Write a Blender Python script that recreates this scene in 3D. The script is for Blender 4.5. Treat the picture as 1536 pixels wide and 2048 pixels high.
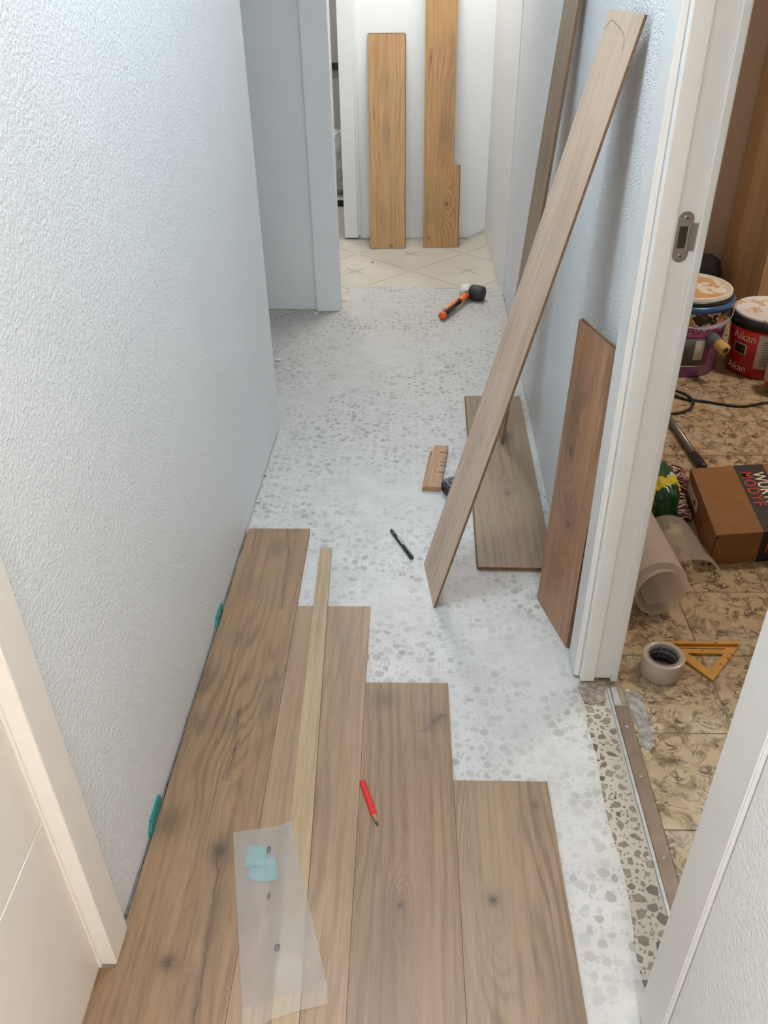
import bpy, bmesh, math, random
from mathutils import Vector, Matrix, noise as mnoise
random.seed(7)
scene = bpy.context.scene
for o in list(bpy.data.objects): bpy.data.objects.remove(o)
COL = scene.collection

# ------------------------------------------------------------------ camera
CAM_H = 1.39257
FPX = 1652.9
R_ = Vector((0.99961027, 0.02465905, -0.01308548))
U_ = Vector((-0.00292341, 0.55863701, 0.8294071))
F_ = Vector((-0.02776242, 0.82904561, -0.55849138))
cd = bpy.data.cameras.new('camera'); cam = bpy.data.objects.new('camera', cd); COL.objects.link(cam)
cd.sensor_fit = 'HORIZONTAL'; cd.sensor_width = 36.0; cd.lens = 36.0 * FPX / 1536.0
cd.clip_start = 0.02
cam.matrix_world = Matrix(((R_.x, U_.x, -F_.x, 0), (R_.y, U_.y, -F_.y, 0), (R_.z, U_.z, -F_.z, CAM_H), (0, 0, 0, 1)))
scene.camera = cam
cy = scene.cycles
cy.use_adaptive_sampling = True; cy.adaptive_threshold = 0.2
cy.max_bounces = 5; cy.diffuse_bounces = 4; cy.glossy_bounces = 2; cy.transmission_bounces = 3; cy.transparent_max_bounces = 6
cy.caustics_reflective = False; cy.caustics_refractive = False

# ------------------------------------------------------------------ world and light
w = bpy.data.worlds.new('world'); scene.world = w; w.use_nodes = True
w.node_tree.nodes['Background'].inputs[0].default_value = (0.75, 0.85, 1.0, 1)
w.node_tree.nodes['Background'].inputs[1].default_value = 0.25
vs = scene.view_settings
vs.view_transform = 'Standard'; vs.look = 'None'; vs.gamma = 1.0; vs.use_curve_mapping = False; vs.exposure = 1.53

def area(name, loc, power, color, size, rot=(0, 0, 0), shape='DISK', size_y=None, spread=180):
    l = bpy.data.lights.new(name, 'AREA'); l.shape = shape; l.size = size
    if size_y: l.size_y = size_y
    l.energy = power; l.color = color; l.spread = math.radians(spread)
    o = bpy.data.objects.new(name, l); COL.objects.link(o); o.location = loc; o.rotation_euler = rot
    return o
area('corridor_ceiling_light', (0.0, 1.42, 2.46), 7.4, (0.74, 0.89, 1.0), 0.28)
area('far_ceiling_light', (0.02, 4.35, 2.46), 10.2, (1.0, 0.98, 0.95), 0.55)
area('entrance_ceiling_light', (0.24, -0.45, 2.46), 9.8, (1.0, 0.85, 0.69), 0.26)
area('entrance_fill_light', (-0.05, -1.58, 1.25), 5.0, (0.95, 0.97, 1.0), 0.85, (math.radians(90), 0, 0), 'RECTANGLE', 1.9)  # soft fill lamp added unseen behind the camera; no doorway stands here
area('side_room_ceiling_light', (1.9, 2.6, 2.46), 11.2, (1.0, 0.88, 0.74), 0.30)
area('far_room_light', (-0.9, 6.0, 2.46), 7, (1.0, 0.97, 0.93), 0.30)

# ------------------------------------------------------------------ helpers
def lin(c):
    out = []
    for v in c[:3]:
        v /= 255.0
        out.append(v / 12.92 if v <= 0.04045 else ((v + 0.055) / 1.055) ** 2.4)
    return (*out, 1.0)

class NT:
    def __init__(s, name):
        s.m = bpy.data.materials.new(name); s.m.use_nodes = True
        s.t = s.m.node_tree; s.t.nodes.clear()
        s.out = s.t.nodes.new('ShaderNodeOutputMaterial')
    def n(s, typ, ins=None, **props):
        nd = s.t.nodes.new(typ)
        for k, v in props.items(): setattr(nd, k, v)
        for k, v in (ins or {}).items(): s.set(nd.inputs[k], v)
        return nd
    def set(s, sock, v):
        if isinstance(v, bpy.types.NodeSocket): s.t.links.new(v, sock)
        else: sock.default_value = v
    def m1(s, op, a, b=None, c=None, clamp=False):
        nd = s.t.nodes.new('ShaderNodeMath'); nd.operation = op; nd.use_clamp = clamp
        for i, v in enumerate((a, b, c)):
            if v is not None: s.set(nd.inputs[i], v)
        return nd.outputs[0]
    def vec(s, x=0.0, y=0.0, z=0.0):
        nd = s.n('ShaderNodeCombineXYZ'); 
        for i, v in enumerate((x, y, z)): s.set(nd.inputs[i], v)
        return nd.outputs[0]
    def noise(s, vec, scale=1.0, detail=2.0, rough=0.5, dist=0.0, col=False):
        nd = s.n('ShaderNodeTexNoise', {'Scale': scale, 'Detail': detail, 'Roughness': rough, 'Distortion': dist})
        if vec is not None: s.t.links.new(vec, nd.inputs['Vector'])
        return nd.outputs['Color' if col else 'Fac']
    def mix(s, f, a, b, blend='MIX'):
        nd = s.t.nodes.new('ShaderNodeMix'); nd.data_type = 'RGBA'; nd.blend_type = blend
        s.set(nd.inputs[0], f); s.set(nd.inputs[6], a); s.set(nd.inputs[7], b)
        return nd.outputs[2]
    def ramp(s, f, stops):
        nd = s.n('ShaderNodeValToRGB'); r = nd.color_ramp
        while len(r.elements) < len(stops): r.elements.new(0.5)
        for e, (p, c) in zip(r.elements, stops):
            e.position = p; e.color = c if len(c) == 4 else (*c, 1)
        s.set(nd.inputs[0], f); return nd.outputs[0]
    def rng(s, f, a, b, c=0.0, d=1.0, smooth=False):
        nd = s.n('ShaderNodeMapRange', {0: f, 1: a, 2: b, 3: c, 4: d}); nd.clamp = True
        if smooth: nd.interpolation_type = 'SMOOTHSTEP'
        return nd.outputs[0]
    def bump(s, h, strength=0.3, dist=0.002):
        return s.n('ShaderNodeBump', {'Strength': strength, 'Distance': dist, 'Height': h}).outputs[0]
    def bsdf(s, col, rough=0.5, normal=None, **kw):
        b = s.n('ShaderNodeBsdfPrincipled'); s.set(b.inputs['Base Color'], col); s.set(b.inputs['Roughness'], rough)
        if normal is not None: s.set(b.inputs['Normal'], normal)
        for k, v in kw.items(): s.set(b.inputs[k.replace('_', ' ')], v)
        return b.outputs[0]
    def end(s, sh):
        s.t.links.new(sh, s.out.inputs[0]); return s.m
    def obj(s): return s.n('ShaderNodeTexCoord').outputs['Object']
    def pos(s): return s.n('ShaderNodeNewGeometry').outputs['Position']
    def xyz(s, v):
        nd = s.n('ShaderNodeSeparateXYZ'); s.t.links.new(v, nd.inputs[0]); return nd.outputs

def plain(name, rgb, rough=0.5, var=0.06, scale=25, metal=0.0, bump=0.0, bscale=200, **kw):
    k = NT(name); p = k.obj()
    n = k.noise(p, scale, 3)
    c = lin(rgb); d = tuple(x * (1 - var * 2) for x in c[:3]) + (1,); e = tuple(min(1, x * (1 + var * 2)) for x in c[:3]) + (1,)
    col = k.ramp(n, [(0.25, d), (0.75, e)])
    nm = k.bump(k.noise(p, bscale, 2), bump, 0.001) if bump else None
    return k.end(k.bsdf(col, rough, nm, Metallic=metal, **kw))

M = {}
# painted plaster (stippled)
def plaster(name, rgb, strength, scale, rough=0.55):
    k = NT(name); p = k.pos()
    a = k.noise(p, scale, 3, 0.55); b = k.noise(p, scale * 2.6, 2, 0.5); big = k.noise(p, 2.0, 2)
    h = k.m1('ADD', k.rng(a, 0.38, 0.68), k.m1('MULTIPLY', b, 0.35))
    c = lin(rgb); col = k.mix(k.rng(big, 0.3, 0.7), c, tuple(x * 0.955 for x in c[:3]) + (1,))
    return k.end(k.bsdf(col, rough, k.bump(h, strength, 0.004)))
M['plaster'] = plaster('stippled_white_plaster', (228, 232, 235), 0.27, 170, 0.45)
M['plaster_r'] = plaster('coarse_stippled_white_plaster', (228, 232, 235), 0.55, 190, 0.38)
M['smooth'] = plaster('smooth_white_paint', (226, 227, 226), 0.06, 60)
M['greywall'] = plaster('grey_white_wall_paint', (218, 221, 223), 0.05, 60)
M['tanwall'] = plaster('beige_wall_paint', (222, 203, 184), 0.05, 60)
M['lacquer'] = plain('white_lacquer', (215, 217, 217), 0.35, 0.01)
M['cream'] = plain('warm_lit_lacquer', (234, 228, 219), 0.35, 0.01)  # white lacquer lightened and warmed in place of stronger warm light
M['ceiling'] = plain('ceiling_paint', (235, 235, 232), 0.7, 0.01)

# oak laminate
WOODK = 0.56
def wl(c):
    q = lin(c); return (q[0] * WOODK, q[1] * WOODK, q[2] * WOODK, 1.0)
def wood(name, seed, light=(190, 163, 133), mid=(172, 145, 116), dark=(128, 103, 80), knots=(), cracks=(), blotches=(), rings=38.0, warp_amp=7.0, contrast=1.0, rough=0.42, kk=1.0):
    k = NT(name)
    def wl(c):
        q = lin(c); return tuple(min(0.9, v * WOODK * kk) for v in q[:3]) + (1.0,)  # kk: albedo gain, lifts woods that the lamps leave too dark
    X, Y, Z = k.xyz(k.obj())
    warp = k.noise(k.vec(k.m1('MULTIPLY', X, 6.0), k.m1('MULTIPLY', Y, 1.3), seed * 7.3), 1.0, 2.0)
    fld = k.m1('ADD', k.m1('MULTIPLY', X, rings), k.m1('MULTIPLY', warp, warp_amp))
    spots = []
    for kn in knots:
        kx, ky, kr = kn[:3]; rw, rl, amp, oy = kn[3:] if len(kn) > 3 else (kr * 3.2, kr * 11.0, 4.0, 0.0)
        dx = k.m1('DIVIDE', k.m1('SUBTRACT', X, kx), kr); dy = k.m1('DIVIDE', k.m1('SUBTRACT', Y, ky), kr * 1.15)
        dxl = k.m1('DIVIDE', k.m1('SUBTRACT', X, kx), rw); dyl = k.m1('DIVIDE', k.m1('SUBTRACT', Y, ky + oy), rl)
        r2 = k.m1('ADD', k.m1('MULTIPLY', dx, dx), k.m1('MULTIPLY', dy, dy))
        r2l = k.m1('ADD', k.m1('MULTIPLY', dxl, dxl), k.m1('MULTIPLY', dyl, dyl))
        fld = k.m1('ADD', fld, k.m1('MULTIPLY', k.m1('EXPONENT', k.m1('MULTIPLY', r2l, -1.0)), amp))
        spots.append((k.m1('EXPONENT', k.m1('MULTIPLY', r2, -0.9)), k.m1('EXPONENT', k.m1('MULTIPLY', r2, -0.13))))
    wob = k.noise(k.vec(k.m1('MULTIPLY', X, 90.0), k.m1('MULTIPLY', Y, 3.0), seed), 1.0, 3.0)
    ring = k.m1('SINE', k.m1('MULTIPLY', k.m1('ADD', fld, k.m1('MULTIPLY', wob, 0.9)), 6.2832))
    ring = k.rng(ring, -0.2, 1.0)
    ring = k.m1('MULTIPLY', ring, k.rng(k.noise(k.vec(k.m1('MULTIPLY', X, 12.0), k.m1('MULTIPLY', Y, 2.0), seed * 3.1), 1.0, 2.0), 0.38, 0.66))
    streak = k.noise(k.vec(k.m1('MULTIPLY', X, 105.0), k.m1('MULTIPLY', Y, 2.6), seed * 1.7), 1.0, 4.0, 0.6)
    pores = k.noise(k.vec(k.m1('MULTIPLY', X, 520.0), k.m1('MULTIPLY', Y, 22.0), seed * 2.7), 1.0, 2.0, 0.6)
    tone = k.m1('ADD', k.m1('MULTIPLY', streak, 0.62), k.m1('MULTIPLY', pores, 0.38))
    col = k.ramp(tone, [(0.24, wl(dark)), (0.47, wl(mid)), (0.70, wl(light))])
    col = k.mix(k.m1('MULTIPLY', ring, 0.55 * contrast), col, wl(dark))
    bl = k.noise(k.vec(k.m1('MULTIPLY', X, 11.0), k.m1('MULTIPLY', Y, 3.2), seed * 5.1), 1.0, 2.0)
    col = k.mix(k.m1('MULTIPLY', k.rng(bl, 0.50, 0.75), 0.38 * contrast), col, wl((126, 111, 92)))
    pk = k.noise(k.vec(k.m1('MULTIPLY', X, 16.0), k.m1('MULTIPLY', Y, 1.1), seed * 9.1), 1.0, 2.0)
    col = k.mix(k.m1('MULTIPLY', k.rng(pk, 0.52, 0.75), 0.30), col, wl((178, 142, 119)))
    for (bx, by, rx, ry, a) in blotches:
        dx = k.m1('DIVIDE', k.m1('SUBTRACT', X, bx), rx); dy = k.m1('DIVIDE', k.m1('SUBTRACT', Y, by), ry)
        e = k.m1('EXPONENT', k.m1('MULTIPLY', k.m1('ADD', k.m1('MULTIPLY', dx, dx), k.m1('MULTIPLY', dy, dy)), -1.0))
        e = k.m1('MULTIPLY', e, k.rng(streak, 0.2, 0.6, 0.55, 1.0))
        col = k.mix(k.m1('MULTIPLY', e, a), col, wl((88, 74, 61)))
    for core, halo in spots:
        col = k.mix(k.m1('MULTIPLY', halo, 0.25), col, wl((120, 98, 76)))
        col = k.mix(k.m1('MULTIPLY', core, k.rng(k.noise(k.obj(), 260, 2), 0.25, 0.6, 0.35, 0.95)), col, wl((74, 62, 52)))
    for (pts, wd) in cracks:
        for (x0, y0), (x1, y1) in zip(pts[:-1], pts[1:]):
            t = k.m1('DIVIDE', k.m1('SUBTRACT', Y, y0), (y1 - y0))
            xc = k.m1('ADD', k.m1('MULTIPLY', t, x1 - x0), x0)
            wv = k.m1('MULTIPLY', k.m1('SUBTRACT', k.noise(k.vec(0.0, k.m1('MULTIPLY', Y, 26.0), seed), 1.0, 3.0), 0.5), 0.016)
            d = k.m1('ABSOLUTE', k.m1('ADD', k.m1('SUBTRACT', X, xc), wv))
            msk = k.rng(d, wd * 0.3, wd * 1.5, 1.0, 0.0, True)
            inr = k.m1('MULTIPLY', k.m1('GREATER_THAN', t, 0.0), k.m1('LESS_THAN', t, 1.0))
            soft = k.m1('MULTIPLY', k.rng(d, 0.0, wd * 9, 0.30, 0.0, True), inr)
            amp = k.rng(k.noise(k.vec(0.0, k.m1('MULTIPLY', Y, 17.0), seed + 3.3), 1.0, 2.0), 0.36, 0.62, 0.10, 0.75)
            col = k.mix(soft, col, wl((96, 80, 66)))
            col = k.mix(k.m1('MULTIPLY', k.m1('MULTIPLY', msk, inr), amp), col, wl((70, 58, 50)))
    h = k.m1('ADD', k.m1('MULTIPLY', pores, 0.6), k.m1('MULTIPLY', streak, 0.4))
    return k.end(k.bsdf(col, rough, k.bump(h, 0.12, 0.0006)))

M['hdf'] = plain('fibreboard_core', (112, 84, 60), 0.8, 0.12, 120, bump=0.2, bscale=400)

# ---- mesh builders (all return Mesh) ----
def mesh_from_bm(bm, name='m', smooth=False):
    me = bpy.data.meshes.new(name); bm.normal_update(); bm.to_mesh(me); bm.free()
    if smooth:
        for p in me.polygons: p.use_smooth = True
    return me
def box(x0, y0, z0, x1, y1, z1, bev=0.0, seg=2):
    bm = bmesh.new(); bmesh.ops.create_cube(bm, size=1)
    for v in bm.verts: v.co = Vector(((x0 + x1) / 2 + v.co.x * (x1 - x0), (y0 + y1) / 2 + v.co.y * (y1 - y0), (z0 + z1) / 2 + v.co.z * (z1 - z0)))
    if bev: bmesh.ops.bevel(bm, geom=bm.edges[:], offset=bev, segments=seg, affect='EDGES', profile=0.6)
    return mesh_from_bm(bm)
def prism(pts, z0, z1, bev=0.0):
    bm = bmesh.new(); vs_ = [bm.verts.new((p[0], p[1], z0)) for p in pts]
    f = bm.faces.new(vs_); f.normal_update()
    if f.normal.z < 0: f.normal_flip()
    r = bmesh.ops.extrude_face_region(bm, geom=[f])
    for v in [g for g in r['geom'] if isinstance(g, bmesh.types.BMVert)]: v.co.z = z1
    bmesh.ops.recalc_face_normals(bm, faces=bm.faces[:])
    if bev:
        bmesh.ops.bevel(bm, geom=[e for e in bm.edges if e.calc_face_angle(0) > 0.5], offset=bev, segments=2, affect='EDGES')
    return mesh_from_bm(bm)
def lathe(prof, n=40, cap=True, smooth=True):
    bm = bmesh.new(); rings = []
    for r, z in prof:
        rings.append([bm.verts.new((max(r, 1e-5) * math.cos(2 * math.pi * i / n), max(r, 1e-5) * math.sin(2 * math.pi * i / n), z)) for i in range(n)])
    for a, b in zip(rings[:-1], rings[1:]):
        for i in range(n): bm.faces.new((a[i], a[(i + 1) % n], b[(i + 1) % n], b[i]))
    if cap:
        bm.faces.new(list(reversed(rings[0]))); bm.faces.new(rings[-1])
    bmesh.ops.recalc_face_normals(bm, faces=bm.faces[:])
    me = mesh_from_bm(bm, smooth=smooth); return me
def tube(path, rad, n=8, squash=1.0):
    P = [Vector(p) for p in path]; rr = rad if isinstance(rad, (list, tuple)) else [rad] * len(P)
    bm = bmesh.new(); rings = []; up = Vector((0, 0, 1))
    for i, p in enumerate(P):
        d = (P[min(i + 1, len(P) - 1)] - P[max(i - 1, 0)]).normalized()
        if abs(d.dot(up)) > 0.98: up = Vector((1, 0, 0))
        a = d.cross(up).normalized(); b = a.cross(d).normalized(); up = b
        rings.append([bm.verts.new(p + a * math.cos(2 * math.pi * j / n) * rr[i] + b * math.sin(2 * math.pi * j / n) * rr[i] * squash) for j in range(n)])
    for a, b in zip(rings[:-1], rings[1:]):
        for j in range(n): bm.faces.new((a[j], a[(j + 1) % n], b[(j + 1) % n], b[j]))
    bm.faces.new(list(reversed(rings[0]))); bm.faces.new(rings[-1])
    bmesh.ops.recalc_face_normals(bm, faces=bm.faces[:])
    return mesh_from_bm(bm, smooth=True)
def spline(pts, n=8):
    P = [Vector(p) for p in pts]; P = [P[0] * 2 - P[1]] + P + [P[-1] * 2 - P[-2]]; out = []
    for i in range(1, len(P) - 2):
        for j in range(n):
            t = j / n; a, b, c, d = P[i - 1:i + 3]
            out.append(0.5 * ((2 * b) + (c - a) * t + (2 * a - 5 * b + 4 * c - d) * t * t + (3 * b - a - 3 * c + d) * t ** 3))
    out.append(P[-2]); return out
def grid(fn, nu, nv, thick=0.0, smooth=True):
    bm = bmesh.new(); V = [[bm.verts.new(fn(i / nu, j / nv)) for j in range(nv + 1)] for i in range(nu + 1)]
    for i in range(nu):
        for j in range(nv): bm.faces.new((V[i][j], V[i + 1][j], V[i + 1][j + 1], V[i][j + 1]))
    if thick:
        bm.normal_update(); bmesh.ops.solidify(bm, geom=bm.faces[:], thickness=thick)
    bmesh.ops.recalc_face_normals(bm, faces=bm.faces[:])
    return mesh_from_bm(bm, smooth=smooth)
def join(*meshes):
    bm = bmesh.new()
    for me in meshes: bm.from_mesh(me)
    return mesh_from_bm(bm)

def ob(name, me, mat=None, parent=None, loc=None, mw=None):
    o = bpy.data.objects.new(name, me); COL.objects.link(o)
    if mat is not None:
        for mm in (mat if isinstance(mat, (list, tuple)) else [mat]): me.materials.append(M[mm] if isinstance(mm, str) else mm)
    if mw is not None: o.matrix_world = mw
    elif loc is not None: o.location = loc
    if parent is not None: o.parent = parent
    return o
def tag(o, label, cat, group=None):
    o['label'] = label; o['category'] = cat
    if group: o['group'] = group
    return o
def thing(name, label, cat, loc=(0, 0, 0), rz=0.0, mw=None, group=None):
    o = bpy.data.objects.new(name, None); COL.objects.link(o); o.empty_display_size = 0.05
    if mw is not None: o.matrix_world = mw
    else: o.location = loc; o.rotation_euler = (0, 0, rz)
    return tag(o, label, cat, group)
def struct(name, me, mat, parent=None):
    o = ob(name, me, mat, parent)
    if parent is None: o['kind'] = 'structure'
    return o
def frame(o, xa, ya):
    """matrix with origin o, x axis along xa, y axis close to ya"""
    x = Vector(xa).normalized(); y = Vector(ya); y = (y - x * y.dot(x)).normalized(); z = x.cross(y)
    return Matrix(((x.x, y.x, z.x, o[0]), (x.y, y.y, z.y, o[1]), (x.z, y.z, z.z, o[2]), (0, 0, 0, 1)))
def text_mesh(txt, size, depth=0.0006, align='LEFT', spacing=1.0, bold=0.0):
    cu = bpy.data.curves.new('t', 'FONT'); cu.body = txt; cu.size = size; cu.extrude = depth; cu.align_x = align; cu.space_character = spacing
    cu.offset = bold; cu.resolution_u = 3
    o = bpy.data.objects.new('t', cu); COL.objects.link(o)
    dg = bpy.context.evaluated_depsgraph_get(); dg.update()
    me = bpy.data.meshes.new_from_object(o.evaluated_get(dg))
    bpy.data.objects.remove(o); return me

# ================================================================== STRUCTURE
# planes of the corridor: right wall x = .42 + .025 (y - 2); left wall x = -.456 + .019 (y - 2.6)
def xr(y): return 0.428 + 0.022 * (y - 2.0)
def xl(y): return -0.456 + 0.019 * (y - 2.62)
CH = 2.5

# ---- terrazzo
def terrazzo_mat():
    k = NT('terrazzo_matrix'); p = k.pos(); X, Y, Z = k.xyz(p)
    n = k.noise(p, 9, 3); f = k.noise(p, 160, 3, 0.7)
    col = k.mix(k.rng(n, 0.35, 0.7), lin((184, 178, 165)), lin((170, 164, 151)))
    col = k.mix(k.m1('MULTIPLY', k.rng(f, 0.52, 0.75), 0.5), col, lin((150, 142, 128)))
    # faint joints of the slabs
    jx = k.m1('ABSOLUTE', k.m1('SUBTRACT', k.m1('FRACT', k.m1('DIVIDE', k.m1('ADD', X, 10.08), 0.4)), 0.5))
    jy = k.m1('ABSOLUTE', k.m1('SUBTRACT', k.m1('FRACT', k.m1('DIVIDE', k.m1('ADD', Y, 9.42), 0.4)), 0.5))
    j = k.m1('MINIMUM', jx, jy)
    col = k.mix(k.rng(j, 0.0015, 0.004, 0.5, 0.0), col, lin((150, 144, 134)))
    return k.end(k.bsdf(col, 0.35, k.bump(f, 0.05, 0.001)))
M['terrazzo'] = terrazzo_mat()
def chip_mat():
    k = NT('terrazzo_stone'); p = k.pos()
    isl = k.n('ShaderNodeNewGeometry').outputs['Random Per Island']
    col = k.ramp(isl, [(0.0, lin((92, 86, 76))), (0.35, lin((120, 113, 101))), (0.7, lin((140, 131, 118))), (1.0, lin((164, 155, 140)))])
    n = k.noise(p, 120, 3)
    col = k.mix(k.rng(n, 0.4, 0.7, 0.0, 0.5), col, lin((100, 92, 80)))
    return k.end(k.bsdf(col, 0.3))
M['chip'] = chip_mat()
floor = struct('floor', box(-2.4, -1.6, -0.12, 0.4555, 5.1, 0.0), 'terrazzo')
def chip_outline(r, rnd):
    n = rnd.choice((4, 5, 5, 6, 6, 7)); a0 = rnd.random() * 6.28; st = rnd.uniform(0.55, 0.95); rot = rnd.random() * 3.14
    pts = []
    for i in range(n):
        a = a0 + 6.2832 * i / n + rnd.uniform(-0.35, 0.35); q = r * rnd.uniform(0.72, 1.2)
        x, y = q * math.cos(a), q * math.sin(a) * st
        pts.append((x * math.cos(rot) - y * math.sin(rot), x * math.sin(rot) + y * math.cos(rot)))
    return pts
rnd = random.Random(3); placed = {}
def free(x, y, r):
    cx_, cy_ = int(x / 0.03), int(y / 0.03)
    for i in range(-1, 2):
        for j in range(-1, 2):
            for (a, b, s) in placed.get((cx_ + i, cy_ + j), ()):
                if (a - x) ** 2 + (b - y) ** 2 < ((r + s) * 0.92) ** 2: return False
    placed.setdefault((cx_, cy_), []).append((x, y, r)); return True
chip_bm = bmesh.new(); chip_objs = 0
def add_chip(bm, x, y, pts, h):
    vs_ = [bm.verts.new((x + a, y + b, h)) for a, b in pts]; lo = [bm.verts.new((x + a, y + b, -0.001)) for a, b in pts]
    f = bm.faces.new(vs_); f.normal_update()
    if f.normal.z < 0: f.normal_flip()
    for i in range(len(pts)): bm.faces.new((vs_[i], vs_[(i + 1) % len(pts)], lo[(i + 1) % len(pts)], lo[i]))
for (rlo, rhi, tries) in ((0.0095, 0.0140, 230), (0.0055, 0.0090, 420), (0.0018, 0.0045, 2000)):
    for _ in range(tries):
        x, y = rnd.uniform(0.375, 0.45), 0.45 + 0.95 * rnd.random()
        r = rnd.uniform(rlo, rhi)
        if not free(x, y, r): continue
        pts = chip_outline(r, rnd)
        if x > 0.394 and x < 0.445 and 0.78 < y < 1.36 and r > 0.006:
            bm = bmesh.new(); add_chip(bm, 0, 0, pts, 0.0005); ob('stone_chip', mesh_from_bm(bm), 'chip', floor, (x, y, 0)); chip_objs += 1
        else: add_chip(chip_bm, x, y, pts, 0.0004)
ch = ob('stone_chips', mesh_from_bm(chip_bm), 'chip', floor); ch['kind'] = 'stuff'
# random grey per separate chip
def chip_obj_mat():
    k = NT('terrazzo_stone_large'); p = k.pos(); r = k.n('ShaderNodeObjectInfo').outputs['Random']
    col = k.ramp(r, [(0.0, lin((86, 80, 71))), (0.4, lin((112, 105, 94))), (1.0, lin((150, 141, 127)))])
    col = k.mix(k.rng(k.noise(p, 120, 3), 0.4, 0.7, 0.0, 0.5), col, lin((100, 92, 80)))
    return k.end(k.bsdf(col, 0.3))
cm = chip_obj_mat()
for o in floor.children:
    if o.name.startswith('stone_chip') and not o.name.startswith('stone_chips'):
        o.data.materials.clear(); o.data.materials.append(cm)

# ---- side room floor: patterned ceramic tiles with joints
def swirl_mat():
    k = NT('brown_swirl_ceramic'); p = k.obj(); r = k.n('ShaderNodeObjectInfo').outputs['Random']
    off = k.vec(k.m1('MULTIPLY', r, 37.0), k.m1('MULTIPLY', r, 91.0), 0.0)
    v = k.n('ShaderNodeVectorMath', {0: p, 1: off}, operation='ADD').outputs[0]
    d = k.noise(v, 16, 2, 0.5, 0.0, True)
    d2 = k.n('ShaderNodeVectorMath', {0: d, 1: (0.09, 0.09, 0.0)}, operation='MULTIPLY').outputs[0]
    v2 = k.n('ShaderNodeVectorMath', {0: v, 1: d2}, operation='ADD').outputs[0]
    a = k.noise(v2, 27, 2.5, 0.55, 1.6)
    rid = k.m1('ABSOLUTE', k.m1('SUBTRACT', a, 0.5))
    line = k.rng(rid, 0.012, 0.075, 1.0, 0.0, True)
    lmask = k.rng(k.noise(v, 24, 2), 0.40, 0.60)
    blob = k.rng(k.noise(v2, 22, 2, 0.5, 1.0), 0.50, 0.62, 0, 1, True)
    base = k.mix(k.noise(v, 14, 2), lin((196, 174, 142)), lin((170, 147, 116)))
    col = k.mix(k.m1('MULTIPLY', blob, 0.62), base, lin((118, 96, 68)))
    col = k.mix(k.m1('MULTIPLY', k.m1('MULTIPLY', line, lmask), 0.9), col, lin((74, 60, 42)))
    dust = k.rng(k.noise(k.pos(), 5, 3), 0.55, 0.75, 0.0, 0.35)
    col = k.mix(dust, col, lin((190, 182, 170)))
    return k.end(k.bsdf(col, k.rng(dust, 0, 0.35, 0.22, 0.6)))
M['swirl'] = swirl_mat()
M['grout'] = plain('tile_grout', (150, 138, 118), 0.9, 0.1, 60)
floor2 = struct('floor_side_room', box(0.4565, -0.6, -0.12, 3.2, 4.3, -0.0015), 'grout')
T = 0.238
tile_me = box(-T / 2 + 0.0012, -T / 2 + 0.0012, -0.006, T / 2 - 0.0012, T / 2 - 0.0012, 0.0, 0.0008, 1); tile_me.materials.append(M['swirl'])
for i in range(0, 6):
    for j in range(-2, 13):
        cx_, cy_ = 0.702 + T * (i + 0.5), 1.2205 + T * (j + 0.5)
        if cy_ > 4.2: continue
        ob('tile', tile_me, None, floor2, (cx_, cy_, 0.0003))
tile_cut = box(-0.1030, -T / 2 + 0.0012, -0.006, 0.0895 + 0.0145, T / 2 - 0.0012, 0.0, 0.0008, 1); tile_cut.materials.append(M['swirl'])
for j in range(-2, 13):
    ob('tile', tile_cut, None, floor2, (0.5955, 1.2205 + T * (j + 0.5), 0.0003))

# ---- far patterned sheet floor
def pattern_mat():
    k = NT('cream_floor_with_grey_lines'); X, Y, Z = k.xyz(k.pos())
    x = k.m1('DIVIDE', k.m1('SUBTRACT', X, 0.018), 0.594); y = k.m1('DIVIDE', k.m1('SUBTRACT', Y, 4.356), 0.61)
    a = k.m1('ADD', x, y); b = k.m1('SUBTRACT', x, y)
    def ln(v): return k.m1('ABSOLUTE', k.m1('SUBTRACT', k.m1('FRACT', k.m1('ADD', v, 100.5)), 0.5))
    la, lb = ln(a), ln(b)
    dmin = k.m1('MINIMUM', la, lb)
    wd = k.noise(k.pos(), 30, 2)
    line = k.rng(dmin, 0.009, 0.017, 1.0, 0.0)
    # four-pointed star in the middle of every diamond
    ca = k.m1('SUBTRACT', 0.5, la); cb = k.m1('SUBTRACT', 0.5, lb)
    sx = k.m1('ADD', ca, cb); far = k.m1('MAXIMUM', ca, cb); nar = k.m1('MINIMUM', ca, cb)
    star = k.m1('MULTIPLY', k.m1('LESS_THAN', far, 0.19), k.rng(k.m1('ADD', nar, k.m1('MULTIPLY', far, 0.10)), 0.022, 0.032, 1.0, 0.0))
    gap = k.rng(k.m1('MAXIMUM', la, lb), 0.025, 0.035)
    line = k.m1('MULTIPLY', line, gap)
    n = k.noise(k.pos(), 3.5, 3)
    base = k.mix(k.rng(n, 0.3, 0.7), lin((184, 177, 165)), lin((174, 166, 152)))
    col = k.mix(k.m1('MULTIPLY', k.m1('MAXIMUM', line, star), k.rng(wd, 0.3, 0.6, 0.5, 0.9)), base, lin((146, 139, 131)))
    return k.end(k.bsdf(col, 0.5))
M['pattern'] = pattern_mat()
def sheet_fn(u, v):
    x = -1.6 + u * 2.07; y = 3.90 + v * 1.08
    z = 0.0018
    e = x - 0.435
    if e > 0 and y > 4.12: z += 12 * e * e * min(1, (y - 4.12) * 3)
    if x > 0.36 and y > 4.80: z += (y - 4.80) * (x - 0.36) * 2.4
    return (min(x, xr(y) - 0.004), y, z)
fs = ob('patterned_floor_sheet', grid(sheet_fn, 60, 16, 0.001), 'pattern')
tag(fs, 'cream floor covering printed with grey diamond lines and small stars at the far end', 'floor sheet')

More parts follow.
